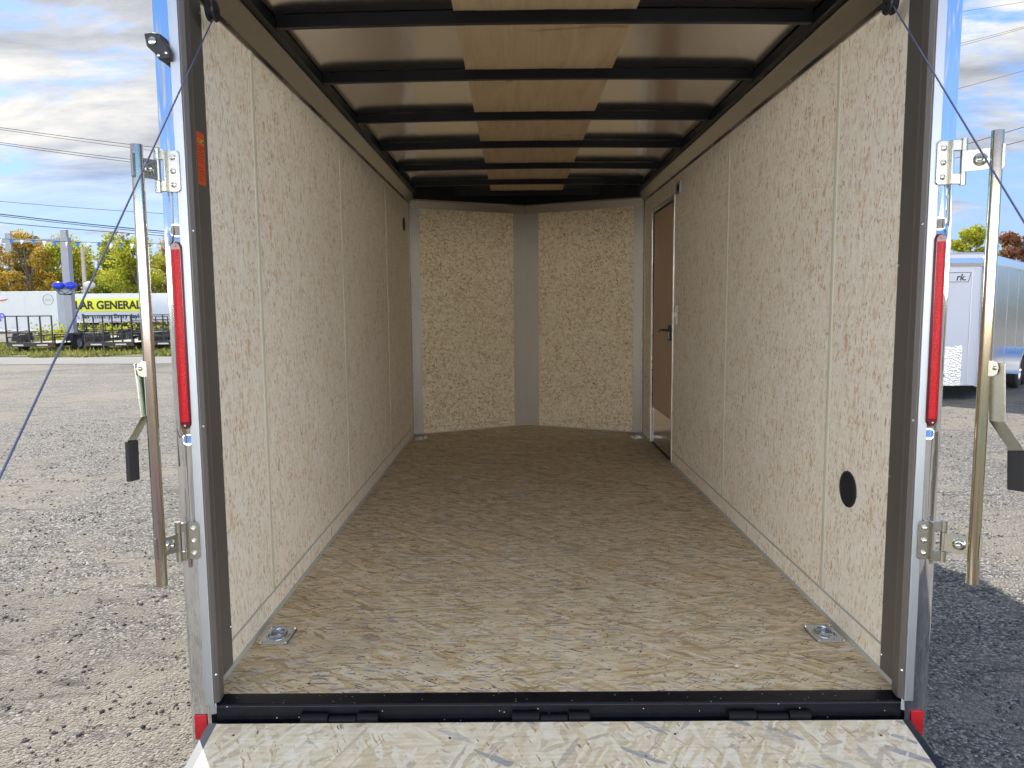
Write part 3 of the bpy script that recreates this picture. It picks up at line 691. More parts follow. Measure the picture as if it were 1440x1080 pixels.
    for (za, zb2) in (((1.452, 1.560) if side < 0 else (1.452, 1.566)), ((.440, .548) if side < 0 else (.425, .535))):
        pl0, pl1 = (1.006, 1.040)
        br = MB(); xa, xb = S(pl0), S(pl1)
        br.prism([(xa, za+.006), (xa+side*.006, za), (xb, za), (xb, zb2), (xa+side*.006, zb2), (xa, zb2-.006)], 'y', -.0665, -.0705)
        # web that steps from the plate to the knuckle, open in the middle
        hgt = zb2-za
        for (u0, u1) in ((0, .24), (.76, 1.)): br.box(xb, kx, -.071, -.082, za+hgt*u0, za+hgt*u1)
        br.box(xb-side*.001, xb+side*.003, -.060, -.082, za, zb2)
        bo = part(br, 'hinge_bracket', M_zinc, bevel=.0012)
        mb = MB()
        for (u0, u1) in ((0, .25), (.262, .745), (.757, 1.0)): mb.tube([(kx, ky, za+hgt*u0-(.003 if u0 == 0 else 0)), (kx, ky, za+hgt*u1+(.003 if u1 == 1 else 0))], .0085, 20)
        each(mb, 'knuckle', M_zinc, bo, smooth=True)
        mb = MB()
        for q in (.17, .5, .83): mb.dome((S((pl0+pl1)/2), -.0705, za+hgt*q), (0, -1, 0), .0078, .006, 16)
        each(mb, 'bolt', M_chrome, bo, smooth=True)
        # arm from knuckle to tube with pressed dimple
        a0 = Vector((kx, ky-.006, 0)); a1 = Vector((rx, ry, 0)); d = (a1-a0).normalized(); nn = Vector((d.y, -d.x, 0))
        if nn.y > 0: nn = -nn
        z0, z1 = za+hgt*.27, za+hgt*.735
        mb = MB(); mb.slab([a0+Vector((0, 0, z0)), a1+Vector((0, 0, z0+.0)), a1+Vector((0, 0, z1)), a0+Vector((0, 0, z1))], nn, .004)
        mid = (a0+a1)/2+nn*.0041+Vector((0, 0, (z0+z1)/2)); mb.lathe(mid, nn, [(.017, 0), (.015, .0005), (.012, .0035), (.008, .004), (.004, .001), (0, .001)], 20)
        e0 = a1+d*.013; mb.slab([e0+Vector((0, 0, z0-.004)), e0+d*.006+Vector((0, 0, z0+.001)), e0+d*.006+Vector((0, 0, z1+.004)), e0+Vector((0, 0, z1+.008))], nn, .010)
        sub(mb.build('swing_arm', M_zinc, smooth=True), bo)
    # handle: ear, cranked flat bar, rubber grip
    hz_ = .985 if side < 0 else .968
    mb = MB(); ex = rx+side*.014; ear = []
    mb.prism([(rx, hz_-.022), (ex, hz_-.022), (ex+side*.010, hz_-.016), (ex+side*.014, hz_), (ex+side*.010, hz_+.014), (ex, hz_+.02), (rx, hz_+.02)], 'y', ry-.012, ry-.016)
    mb.prism([(rx, hz_-.022), (ex, hz_-.022), (ex+side*.010, hz_-.016), (ex+side*.014, hz_), (ex+side*.010, hz_+.014), (ex, hz_+.02), (rx, hz_+.02)], 'y', ry+.008, ry+.012)
    mb.dome((ex+side*.003, ry-.016, hz_), (0, -1, 0), .006, .004, 14); hd = part(mb, 'handle', M_zinc, bevel=.0008)
    # crank path in x,z; width runs along y (slightly turned)
    path = [(ex+side*.018, hz_+.012), (ex+side*.010, hz_-.13), (ex+side*.050, hz_-.195), (ex+side*.052, hz_-.30)] if side < 0 else \
           [(ex+side*.030, hz_+.012), (ex+side*.040, hz_-.145), (ex+side*.098, hz_-.225), (ex+side*.104, hz_-.33)]
    def crank(path, wy0, wy1, th):
        mb = MB(); v = []
        for i, (x, z) in enumerate(path):
            sk = .012*side if side < 0 else .026
            v += [(x, ry+wy0, z), (x+th*side, ry+wy0, z), (x+th*side+sk*-1, ry+wy1, z), (x-sk, ry+wy1, z)]
        n = len(path); mb.add(v, [(4*i+k, 4*i+(k+1) % 4, 4*i+4+(k+1) % 4, 4*i+4+k) for i in range(n-1) for k in range(4)]+[(0, 1, 2, 3), (4*n-1, 4*n-2, 4*n-3, 4*n-4)]); return mb
    sub(crank(path, -.012, .012, .004).build('crank_arm', M_zinc, bevel=.0008), hd)
    gp = path[2:]; sub(crank([(gp[0][0]-side*.003, gp[0][1]), (gp[1][0]-side*.003, gp[1][1]-.004)], -.015, .015, .010).build('grip', M_rubber, bevel=.0015), hd)
    # ramp cable
    if side < 0: ca, cb = Vector((-.962, .12, 1.967)), Vector((-.996, -2.02, -.40))
    else: ca, cb = Vector((.962, .12, 1.997)), Vector((1.000, -2.02, -.40))
    mb = MB(); pts = [ca.lerp(cb, k/20)+Vector((0, 0, -.010*math.sin(math.pi*k/20))) for k in range(21)]; mb.tube(pts, .0021, 8); part(mb, 'ramp_cable', M_cable, smooth=True)
    mb = MB(); mb.lathe((side*.965, .12, 1.985), (1, 0, 0), [(.004, -.012), (.028, -.012), (.030, -.007), (.024, -.003), (.024, .003), (.030, .007), (.028, .012), (.004, .012)], 20); part(mb, 'cable_pulley', M_plast)

# sticker on the left dark trim
stk = MB().box(-XI+.0022, -XI+.0030, .098, .149, 1.500, 1.650); stk = part(stk, 'warning_sticker', M_sticker)
mb = MB(); mb.box(-XI+.0031, -XI+.0036, .102, .130, 1.622, 1.630); mb.cyl((-XI+.0034, .138, 1.624), 'x', .0075, .0008, 18); sub(mb.build('sticker_heading', M_yel), stk)
mb = MB(); mb.box(-XI+.0037, -XI+.0041, .105, .127, 1.6245, 1.6275); mb.cyl((-XI+.0040, .138, 1.624), 'x', .0045, .0008, 14); sub(mb.build('heading_marks', M_ink), stk)
mb = MB()
for k in range(12):
    if k != 6: mb.box(-XI+.0031, -XI+.0034, .103, .146-.008*((k*5) % 3), 1.606-k*.0085, 1.6085-k*.0085)
sub(mb.build('small_print', M_dink), stk)

# black lamp housing high on the left post
pts = [(201, 46), (213, 45), (226, 47), (227, 54), (236, 65), (239, 72), (238, 82), (222, 84), (215, 74), (204, 64)]
P2 = [(-1.0625+(x-203)*(.0575/33), 1.852-(y-47)*(.063/35)) for x, y in pts]
mb = MB(); mb.prism(P2, 'y', -.053, -.088); lampb = part(mb, 'clearance_lamp', M_plast, bevel=.004)
mb = MB(); mb.lathe((-1.043, -.088, 1.833), (0, -1, 0), [(.010, 0), (.010, .004), (.004, .006), (0, .006)], 16); sub(mb.build('lamp_glass', M_zinc, smooth=True), lampb)
mb = MB(); mb.dome((-1.030, -.088, 1.797), (0, -1, 0), .004, .003); mb.dome((-1.010, -.088, 1.803), (0, -1, 0), .004, .003); each(mb, 'lamp_screw', M_chrome, lampb)

# sill: floor edge plate, rounded nose, vertical face, hinge barrels
def sl_prof():
    p = [(.004, .0015), (-.012, .0012), (-.036, -.002)]
    for k in range(6): a = math.pi/2*k/5; p.append((-.044-.008*math.sin(a), -.010+.0078*math.cos(a)))
    return p+[(-.052, -.11), (-.045, -.11), (-.045, -.02), (.004, -.018)]
mb = MB(); mb.prism(sl_prof(), 'x', -.9905+OFF, .9905+OFF); 
part(mb, 'sill', M_sill, smooth=True)
for (xa, xb) in ((-.735, -.512), (-.126, .097), (.496, .73)):
    mb = MB(); mb.tube([(xa, -.064, -.036), (xa+.078, -.064, -.036)], .014, 14); mb.tube([(xa+.082, -.064, -.041), (xb-.064, -.064, -.041)], .0115, 14); mb.tube([(xb-.060, -.064, -.036), (xb, -.064, -.036)], .014, 14)
    each(mb, 'ramp_hinge', M_hinge, TR, smooth=True)
# ramp door
RS = math.atan2(.395, 2.12)
def rp(x, s_, h): # s_ along the ramp from the hinge, h above its surface
    return (x, -.078-s_*math.cos(RS)-h*math.sin(RS)*1, -.045-s_*math.sin(RS)+h*math.cos(RS))
def rbox(x0, x1, s0, s1, h0, h1):
    mb = MB(); mb.box(x0, x1, s0, s1, h0, h1); mb.v = [rp(*p) for p in mb.v]; return mb
RL = 2.0
rb = MB(); rb.add([rp(x, s_, h) for h in (-.012, 0) for (x, s_) in ((-.975, 0), (.99, 0), (1.0, RL), (-.985, RL))], [(0, 1, 2, 3), (7, 6, 5, 4), (0, 4, 5, 1), (1, 5, 6, 2), (2, 6, 7, 3), (3, 7, 4, 0)])
ramp = part(rb, 'ramp_door', M_ramp)
sub(rbox(-1.0, -.976, -.004, RL, -.05, -.001).build('ramp_frame', M_edge), ramp); sub(rbox(.991, 1.012, -.004, RL, -.05, -.001).build('ramp_frame', M_black), ramp)
sub(rbox(-1.0, 1.012, RL, RL+.02, -.05, -.001).build('ramp_frame', M_black), ramp)
sub(rbox(-.98, 1.0, RL+.02, RL+.12, -.03, -.02).build('ramp_flap', M_diam), ramp)
sub(rbox(-.975, .99, .02, RL, -.05, -.013).build('ramp_back_skin', M_ext), ramp)
mb = MB()
for x, s_ in ((-.91, .045), (-.30, .06), (.33, .05), (.9, .06)): mb.add([Vector(rp(x+.004*math.cos(a*.7854), s_+.004*math.sin(a*.7854), .0006)) for a in range(8)], [tuple(range(8))])
each(mb, 'screw_head', M_ink, ramp)

# tie-down rings
def tie_down2(cx_, cy_):
    """shallow pressed pan lying on the deck with a hinged ring"""
    w2, l2 = .053, .071; N = 32
    def sup(a, fx, fy, p=5): c_, s_ = math.cos(a), math.sin(a); k = (abs(c_)**p+abs(s_)**p)**(-1/p); return fx*c_*k, fy*s_*k
    rings = []
    for (fx, fy, z, p) in ((w2, l2, .0005, 7), (w2, l2, .003, 7), (w2*.97, l2*.97, .004, 7), (.040, .048, .0045, 2), (.038, .046, .0075, 2), (.034, .042, .0075, 2), (.030, .038, .0022, 2), (.012, .015, .0012, 2), (.001, .001, .0012, 2)):
        rings.append([(cx_+sup(2*math.pi*k/N, fx, fy, p)[0], cy_+sup(2*math.pi*k/N, fx, fy, p)[1], z) for k in range(N)])
    mb = MB()
    for l in rings: mb.v += l
    for j in range(len(rings)-1): mb.f += [(j*N+k, j*N+(k+1) % N, (j+1)*N+(k+1) % N, (j+1)*N+k) for k in range(N)]
    o = part(mb, 'tie_down_pan', M_hot, smooth=True)
    mb = MB(); mb.tube([(cx_+.026*math.cos(a), cy_+.004+.032*math.sin(a), .0085+.004*math.sin(a)) for a in np.linspace(-.5, math.pi+.5, 22)], .0046, 10)
    mb.box(cx_-.020, cx_+.020, cy_-.036, cy_-.020, .003, .012); sub(mb.build('ring', M_hot, smooth=True), o)
    mb = MB()
    for a in (-1, 1):
        for b_ in (-1, 1): mb.dome((cx_+a*.042, cy_+b_*.058, .0040), (0, 0, 1), .0065, .004, 10)
    each(mb, 'ring_bolt', M_chrome, o)
for c in ((-.945, .395), (.955, .383), (-.940, 4.31), (.945, 4.27)): tie_down2(*c)

# round vents
def vent(side, y, z, r):
    mb = MB(); x = side*XI; ax = (-side, 0, 0)
    mb.lathe((x, y, z), ax, [(r, 0), (r, .004), (r*.93, .006), (r*.90, .002), (0, .002)], 30); o = part(mb, 'round_vent', M_plast, smooth=True)
    mb = MB()
    for k in range(-5, 6):
        h = r*.9*math.sqrt(max(0, 1-(k/5.8)**2)); zc = z+k*r*.155
        mb.add([(x-side*.0025, y-h, zc+.003), (x-side*.0025, y+h, zc+.003), (x-side*.0062, y+h, zc-.002), (x-side*.0062, y-h, zc-.002)], [(0, 1, 2, 3)])
    sub(mb.build('louvre', M_rubber), o)
vent(1, .389, .511, .062); vent(-1, 4.143, 1.823, .055)

# side door in the right wall
mb = MB(); x = XI
mb.box(x-.006, x+.02, DY0-.028, DY0, 0.0, DZ1+.028); mb.box(x-.006, x+.02, DY1, DY1+.028, 0., DZ1+.028); mb.box(x-.006, x+.02, DY0, DY1, DZ1, DZ1+.028)
door = MB(); door.box(x+.010, x+.035, DY0+.012, DY1-.012, .012, DZ1-.012); door = part(door, 'side_door', M_door)
sub(mb.build('door_frame', M_corner, bevel=.002), door)
mb = MB(); mb.box(x+.006, x+.036, DY0, DY0+.011, 0., DZ1); mb.box(x+.006, x+.036, DY1-.011, DY1, 0., DZ1); mb.box(x+.006, x+.036, DY0+.011, DY1-.011, DZ1-.011, DZ1); mb.box(x+.006, x+.036, DY0+.011, DY1-.011, 0., .011); sub(mb.build('door_seal', M_gasket), door)
mb = MB(); mb.box(x+.0085, x+.0098, DY0+.02, DY1-.02, .014, .30); sub(mb.build('kick_plate', M_skin), door)
mb = MB(); mb.prism([(3.315, .88), (3.395, .88), (3.400, .89), (3.400, .985), (3.390, .995), (3.320, .995), (3.313, .985)], 'x', x-.006, x+.010); hd = sub(mb.build('latch', M_plast, bevel=.002), door)
mb = MB(); mb.tube([(x-.006, 3.36, .955), (x-.045, 3.37, .957), (x-.055, 3.43, .955), (x-.050, 3.50, .940)], [.009, .009, .008, .006], 10); sub(mb.build('latch_lever', M_plast, smooth=True), door)
mb = MB(); mb.box(x-.0075, x-.0062, 3.345, 3.368, .895, .945); sub(mb.build('latch_label', M_white), door)
mb = MB(); mb.box(x-.006, x, 3.105, 3.178, 1.005, 1.135); sw = part(mb, 'light_switch', M_white, bevel=.002)
mb = MB(); mb.box(x-.014, x-.006, 3.135, 3.148, 1.055, 1.085); sub(mb.build('switch_toggle', M_white, bevel=.001), sw)
mb = MB(); mb.box(x-.012, x, 3.03, 3.15, 1.895, 1.975); jb = part(mb, 'outlet_box', M_strip, bevel=.003)
mb = MB(); mb.box(x-.0135, x-.0122, 3.055, 3.125, 1.915, 1.955); sub(mb.build('outlet_face', M_plast), jb)
# paper sheet lying on the floor
mb = MB(); mb.add([(.509, 4.44, .0015), (.60, 4.20, .0015), (.80, 4.247, .0015), (.70, 4.47, .0015), (.66, 4.33, .006)], [(0, 1, 4), (1, 2, 4), (2, 3, 4), (3, 0, 4)])
tag(mb.build('paper_sheet', M_paper), 'creased sheet of paper lying on the trailer floor near the nose', 'paper')

mb = MB(); mb.prism([(.0, 2.36), (-.045, 2.40), (-.10, 2.37), (-.06, 2.32)], 'z', .0008, .0022); mb.v = [(p[0]-.06, p[1], p[2]) for p in mb.v]
tag(mb.build('paper_scrap', M_paper), 'small torn pale paper scrap lying mid floor inside the trailer', 'paper scrap')
mb = MB(); mb.prism([(.578, .155), (.590, .150), (.597, .160), (.588, .168)], 'z', .0008, .003)
tag(mb.build('paper_scrap', M_white), 'tiny white chip lying on the floor near the right tie down ring', 'paper scrap')

# ------------------------------------------------------------------ neighbouring enclosed trailer on the right
def enclosed():
    cx_, cy_ = 7.60, 10.2                       # front corner between the nose wing and the side
    sd = Vector((.66, .75, 0)).normalized(); wd_ = Vector((-.995, .05, 0)).normalized()      # side direction, wing direction
    ax = sd; lat = Vector((-ax.y, ax.x, 0))     # trailer axis, and across towards the far side
    e = empty('enclosed_trailer', 'silver enclosed cargo trailer parked beyond the right post, nose towards the lot', 'cargo trailer', (cx_, cy_, GZ))
    C = Vector((cx_, cy_, 0)); W_ = 2.15; L_ = 4.9
    # plan outline: corner, apex, far corner, far rear, near rear
    apex = C+wd_*1.25
    far = C+lat*W_
    pl = [C+sd*L_, C, apex, far, far+sd*L_]
    zb_, zt_ = GZ+.23, GZ+2.44
    def wall(a, b_, z0, z1, name, mt, off=0., th=.02, **k):
        d = (b_-a).normalized(); n_ = Vector((-d.y, d.x, 0)); 
        if n_.dot(Vector((-.5, -1, 0))) < 0: n_ = -n_
        p = [a+n_*off, b_+n_*off]; mb = MB(); mb.slab([p[0]+Vector((0, 0, z0)), p[1]+Vector((0, 0, z0)), p[1]+Vector((0, 0, z1)), p[0]+Vector((0, 0, z1))], n_, th)
        return mb.build(name, mt, e, **k), d, n_
    s_o, d, nS = wall(C, C+sd*L_, zb_, zt_-.22, 'side_wall', M_ext)
    wall(C, apex, zb_+.02, zt_-.24, 'front_wall', M_extw); wall(apex, far, zb_, zt_-.22, 'front_wall', M_extw)
    wall(far, far+sd*L_, zb_, zt_-.22, 'side_wall', M_ext); wall(far+sd*L_, C+sd*L_, zb_, zt_-.22, 'rear_door', M_ext)
    # roof cap: stepped rounded edge
    cen = sum((p for p in pl), Vector())/5; mb = MB(); rows = []
    for (k, z) in ((1.015, zt_-.24), (1.02, zt_-.18), (1.015, zt_-.10), (.985, zt_-.04), (.94, zt_), (.3, zt_+.03)): rows += [cen+(p-cen)*k+Vector((0, 0, z)) for p in pl]
    mb.add(rows, [(j*5+i, j*5+(i+1) % 5, (j+1)*5+(i+1) % 5, (j+1)*5+i) for j in range(5) for i in range(5)]+[tuple(25+i for i in range(5))]); mb.build('roof_cap', M_cap, e)
    # polished corner column
    mb = MB(); mb.tube([C+Vector((0, 0, zb_)), C+Vector((0, 0, zt_-.10)), C+Vector((0, 0, zt_-.06))+(cen-C)*.05], [.085, .085, .07], 20); mb.build('corner_column', M_cap, e, smooth=True)
    mb = MB(); mb.tube([apex+Vector((0, 0, zb_)), apex+Vector((0, 0, zt_-.12))], .06, 14); mb.build('corner_column', M_cap, e, smooth=True)
    wall(C+wd_*.33, apex, zb_+.02, zb_+.68, 'stone_guard', M_diam, off=.021, th=.006)
    # rounded sign plate, black border, end of the name
    wv = wd_; _, d, nW = wall(C+wd_*.24, C+wd_*.95, zt_-.50, zt_-.32, 'name_plate', M_extw, off=.021, th=.004)
    mb = MB(); b0 = C+wd_*.29+nW*.026; up = Vector((0, 0, 1)); A = b0+up*(zt_-.485); B = C+wd_*.93+nW*.026+up*(zt_-.485); Cc = B+up*.15; Dd = A+wd_*-.04+up*.15
    for a, b_ in ((A, B), (B, Cc), (Cc, Dd), (Dd, A)): mb.tube([a, b_], .0045, 6)
    mb.build('plate_border', M_ink, e)
    o, me, x0, x1 = text_mesh("rk.", .15, .002, .002, 'lettering', M_ink, .25)
    right_dir = -wd_; M = Matrix((right_dir, Vector((0, 0, 1)), right_dir.cross(Vector((0, 0, 1))))).transposed().to_4x4()
    M.translation = C+wd_*(.33+x1)+nW*.027+Vector((0, 0, zt_-.46)); me.transform(M); o.parent = e; o.matrix_parent_inverse = Matrix.Translation(-e.location)
    wall(C+wd_*.225, C+wd_*.235, zb_+.02, zt_-.25, 'corner_flange', M_strip, off=.021, th=.006)
    mb = MB()
    for k in range(16): mb.dome(C+wd_*.20+nW*.0205+Vector((0, 0, zb_+.1+k*.13)), nW, .006, .004, 8)
    each(mb, 'rivet', M_pole, e)
    # seams, marker, fender, wheels
    mb = MB()
    for q in (.9, 2.1, 3.3, 4.4): p = C+sd*q+nS*.0205; mb.slab([p+Vector((0, 0, zb_)), p+sd*.012+Vector((0, 0, zb_)), p+sd*.012+Vector((0, 0, zt_-.25)), p+Vector((0, 0, zt_-.25))], nS, .003)
    each(mb, 'panel_seam', M_strip, e)
    p = C+sd*.28+nS*.021+Vector((0, 0, zb_+.36)); mb = MB(); mb.slab([p, p+sd*.14, p+sd*.14+Vector((0, 0, .06)), p+Vector((0, 0, .06))], nS, .012); mb.build('side_marker', M_amber, e)
    mb = MB(); n = 13; ctr = C+sd*3.0
    for rr_, o_ in ((.50, .02), (.50, .26), (.44, .26)):
        for k in range(n): a = math.pi*k/(n-1); mb.v.append(tuple(ctr-sd*math.cos(a)*rr_*1.9+nS*o_+Vector((0, 0, GZ+.30+math.sin(a)*rr_*.9))))
    mb.f = [(j*n+i, j*n+i+1, (j+1)*n+i+1, (j+1)*n+i) for j in range(2) for i in range(n-1)]; mb.build('fender', M_cap, e, smooth=True)
    for q in (2.58, 3.42):
        c = C+sd*q+nS*.12+Vector((0, 0, GZ+.34)); mb = MB(); mb.lathe(c, nS, [(.2, -.1), (.31, -.1), (.34, -.07), (.34, .07), (.31, .1), (.2, .1), (.2, -.1)], 26); wh = mb.build('wheel', M_rubber, e, smooth=True)
        mb = MB(); mb.lathe(c, nS, [(.2, .09), (.18, .03), (.06, .05), (0, .08)], 18); sub(mb.build('rim', M_cap, smooth=True), wh)
    mb = MB(); mb.tube([C+lat*.3+Vector((0, 0, GZ+.42)), C+lat*(W_/2)-sd*1.6+Vector((0, 0, GZ+.42)), far-lat*.3+Vector((0, 0, GZ+.42))], .045, 8); mb.build('tongue', M_black, e)
    mb = MB(); mb.slab([p_+Vector((0, 0, zb_+.03)) for p_ in pl], (0, 0, 1), .05); mb.build('underframe', M_black, e)
enclosed()

# ------------------------------------------------------------------ black utility trailers at the left
def utility(label, x0, y, wid, L_, axles, zd=-.13, rail=.27, gh=1.08, cols=4, ladder=False, tongue=True):
    """rear end with the upright gate faces the lot, tongue points away"""
    e = empty('utility_trailer', label, 'utility trailer', (x0+wid/2, y, GZ), 'black utility trailers at the edge of the lot')
    x1 = x0+wid
    mb = MB(); mb.box(x0+.05, x1-.05, y+.05, y+L_-.05, zd-.03, zd); mb.build('wood_deck', M_wood, e)
    mb = MB(); mb.box(x0, x1, y-.01, y+.045, zd-.12, zd+.01); mb.box(x0, x1, y+L_-.045, y+L_, zd-.12, zd+.01); mb.box(x0, x0+.045, y+.046, y+L_-.046, zd-.12, zd+.01); mb.box(x1-.045, x1, y+.046, y+L_-.046, zd-.12, zd+.01)
    mb.build('frame', M_black, e)
    mb = MB()
    for xx in (x0, x1-.045):
        mb.box(xx, xx+.045, y+.0, y+L_, zd+rail-.045, zd+rail)
        n = max(3, int(L_/.75))
        for k in range(n+1): yy = y+(L_-.04)*k/n; mb.box(xx+.001, xx+.044, yy, yy+.04, zd+.011, zd+rail-.046)
    mb.box(x0+.046, x1-.046, y+L_-.045, y+L_, zd+rail-.045, zd+rail); mb.build('side_rail', M_black, e)
    mb = MB(); t = .042; yg = y-.08; mb.box(x0+.03, x1-.03, yg, yg+t, zd+gh-t, zd+gh); mb.box(x0+.03, x1-.03, yg, yg+t, zd-.02, zd+t)
    for k in range(cols+1): xx = x0+.03+(wid-.06-t)*k/cols; mb.box(xx, xx+t, yg, yg+t, zd+t, zd+gh-t)
    if ladder:
        for k in range(1, 5): mb.box(x0+.07, x1-.07, yg-.012, yg-.001, zd+gh*k/5, zd+gh*k/5+.03)
    mb.build('tail_gate', M_black, e)
    mb = MB(); N_ = 24
    for k in range(1, N_): mb.box(x0+.05, x1-.05, yg+.018, yg+.021, zd+gh*.5*k/N_, zd+gh*.5*k/N_+.006)
    mb.build('gate_mesh', M_black, e)
    for xx in (x0-.14, x1+.14):
        for ya in axles:
            mb = MB(); mb.lathe((xx, y+ya, GZ+.33), (1 if xx > x0 else -1, 0, 0), [(.19, -.1), (.30, -.1), (.33, -.07), (.33, .07), (.30, .1), (.19, .1), (.19, -.1)], 22); wh = mb.build('wheel', M_rubber, e, smooth=True)
            mb = MB(); mb.lathe((xx, y+ya, GZ+.33), (1 if xx > x0 else -1, 0, 0), [(.19, .08), (.15, .03), (.05, .05), (.001, .07)], 14); sub(mb.build('rim', M_pole, smooth=True), wh)
        xa, xb = (xx-.13, xx+.10) if xx < x0 else (xx-.10, xx+.13); ya, yb = y+min(axles)-.42, y+max(axles)+.42
        mb = MB(); mb.prism([(ya-.10, GZ+.42), (ya+.02, GZ+.70), (yb-.02, GZ+.70), (yb+.10, GZ+.42), (yb+.13, GZ+.42), (yb, GZ+.73), (ya, GZ+.73), (ya-.13, GZ+.42)], 'x', xa, xb)
        mb.build('fender', M_black, e)
    for q in (.12, .62):
        mb = MB(); mb.box(x0+wid*q, x0+wid*q+.42, y-.013, y-.0105, zd-.085, zd-.03); mb.build('reflective_tape', M_penw, e)
    for xx in (x0+.06, x1-.16):
        mb = MB(); mb.box(xx, xx+.10, y-.02, y-.0135, zd-.10, zd-.05); mb.build('tail_light', M_lensd, e)
    if tongue:
        yt = y+L_; mb = MB(); mb.tube([(x0+.25, yt, zd-.08), ((x0+x1)/2, yt+1.1, zd-.08), (x1-.25, yt, zd-.08)], .035, 8); mb.tube([((x0+x1)/2+.1, yt+.95, GZ+.02), ((x0+x1)/2+.1, yt+.95, zd+.35)], .03, 8); mb.build('tongue', M_black, e)
utility('black single axle utility trailer standing left of the grey pole', -19.72, 26.5, 1.88, 3.0, [1.2])
utility('black twin axle utility trailer with tall gate, between grey pole and silver lock bar', -16.76, 26.6, 1.92, 4.2, [.75, 1.45], cols=5)
utility('black ladder gate utility trailer nearest the silver post', -14.35, 27.0, 1.92, 3.8, [.9, 1.6], ladder=True)
utility('low black utility trailer behind the single axle one, nearer the pole', -20.4, 31.6, 1.8, 3.4, [1.3], gh=.62, ladder=True)
utility('black ladder gate utility trailer standing behind the twin axle one', -18.2, 33.0, 1.8, 3.4, [1.3], gh=.95, cols=3, ladder=True)

# ------------------------------------------------------------------ semi trailers
def semi(label, xl, y, L_, zb_, zt_, mt, yaw):
    e = empty('semi_trailer', label, 'semi trailer', (xl, y, zb_-1.1))
    def B(x0, x1, y0, y1, z0, z1, name, mt_, **k):
        mb = MB(); mb.box(x0, x1, y0, y1, z0, z1); return mb.build(name, mt_, e, **k)
    B(xl, xl+L_, y, y+2.5, zb_, zt_, 'box_body', mt)
    B(xl-.02, xl+L_+.02, y-.03, y+2.53, zt_, zt_+.06, 'roof_rail', M_strip); B(xl-.02, xl+L_+.02, y-.03, y, zb_-.10, zb_+.06, 'bottom_rail', M_strip)
    mb = MB()
    for k in range(1, int(L_/1.22)): mb.box(xl+k*1.22, xl+k*1.22+.025, y-.012, y-.002, zb_+.06, zt_)
    each(mb, 'side_post', M_semi, e)
    mb = MB()
    for k in range(int(L_/1.5)): mb.box(xl+.3+k*1.5, xl+.3+k*1.5+.45, y-.034, y-.031, zb_-.06, zb_)
    each(mb, 'red_tape', M_redp, e)
    for xa in (xl+1.4, xl+2.6):
        for yy in (y+.2, y+2.3):
            mb = MB(); mb.lathe((xa, yy, zb_-1.1+.5), (0, -1, 0), [(.28, -.13), (.47, -.13), (.5, -.1), (.5, .1), (.47, .13), (.28, .13), (.28, -.13)], 20); wh = mb.build('wheel', M_rubber, e, smooth=True)
    mb = MB(); mb.box(xl+.6, xl+3.6, y+.3, y+2.2, zb_-.55, zb_-.1); mb.box(xl+L_-3, xl+L_-2.8, y+.3, y+.5, zb_-1.1, zb_); mb.box(xl+L_-3, xl+L_-2.8, y+2, y+2.2, zb_-1.1, zb_); mb.build('undercarriage', M_black, e)
    return e
sA = semi('scuffed white semi trailer left of the grey pole', -50.6, 58, 13.6, -.42, 2.62, M_semi_old, 0)
sB = semi('white semi trailer carrying the yellow banner, right of the grey pole', -47.5, 74, 16.0, -.05, 2.74, M_semi, 0)
def sign_text(body, size, x_right, y, z, mt, parent, bold=0., width=None, shear=0.):
    o, me, a, b_ = text_mesh(body, size, .004, bold, 'lettering', mt, shear)
    k = (width/(b_-a)) if width else 1
    me.transform(Matrix.Translation((x_right-b_*k, y, z)) @ Matrix.Rotation(R(90), 4, 'X') @ Matrix.Diagonal((k, 1, 1, 1)))
    o.parent = parent; o.matrix_parent_inverse = Matrix.Translation(-parent.location)
mb = MB(); mb.box(-47.3, -38.0, 73.94, 73.985, .99, 2.28); mb.build('yellow_banner', M_yban, sB)
sign_text("DOLLAR GENERAL", 1.12, -38.15, 73.93, 1.26, M_ink, sB, .045, 9.0)
sign_text("Save time. Save money. Every day!", .62, -38.5, 73.96, .30, M_ink, sB, .016, 8.6)
mb = MB(); mb.prism([(-43.3, 1.55), (-41.2, 1.95), (-40.9, 2.1), (-43.3, 1.75)], 'y', 57.95, 57.985); mb.build('red_swoosh', M_redp, sA)
sign_text("P", .9, -41.3, 57.96, .32, M_blueb, sA, .03)
mb = MB()
ring = [(-37.7+.42*math.cos(a), 57.97, 2.0+.42*math.sin(a)) for a in np.linspace(0, 6.283, 25)]
mb.tube(ring, .018, 5); mb.box(-37.95, -37.45, 57.96, 57.985, 1.9, 1.94); mb.box(-37.95, -37.45, 57.96, 57.985, 2.03, 2.07); mb.build('round_emblem', M_pole, sA)
# low concrete barrier behind the black trailers
mb = MB(); mb.prism([(40., GZ-.9), (40.6, GZ-.9), (40.45, -.28), (40.15, -.28)], 'x', -27.5, -21.6); tag(mb.build('concrete_barrier', M_concrete), 'long pale concrete barrier behind the black utility trailers', 'barrier')

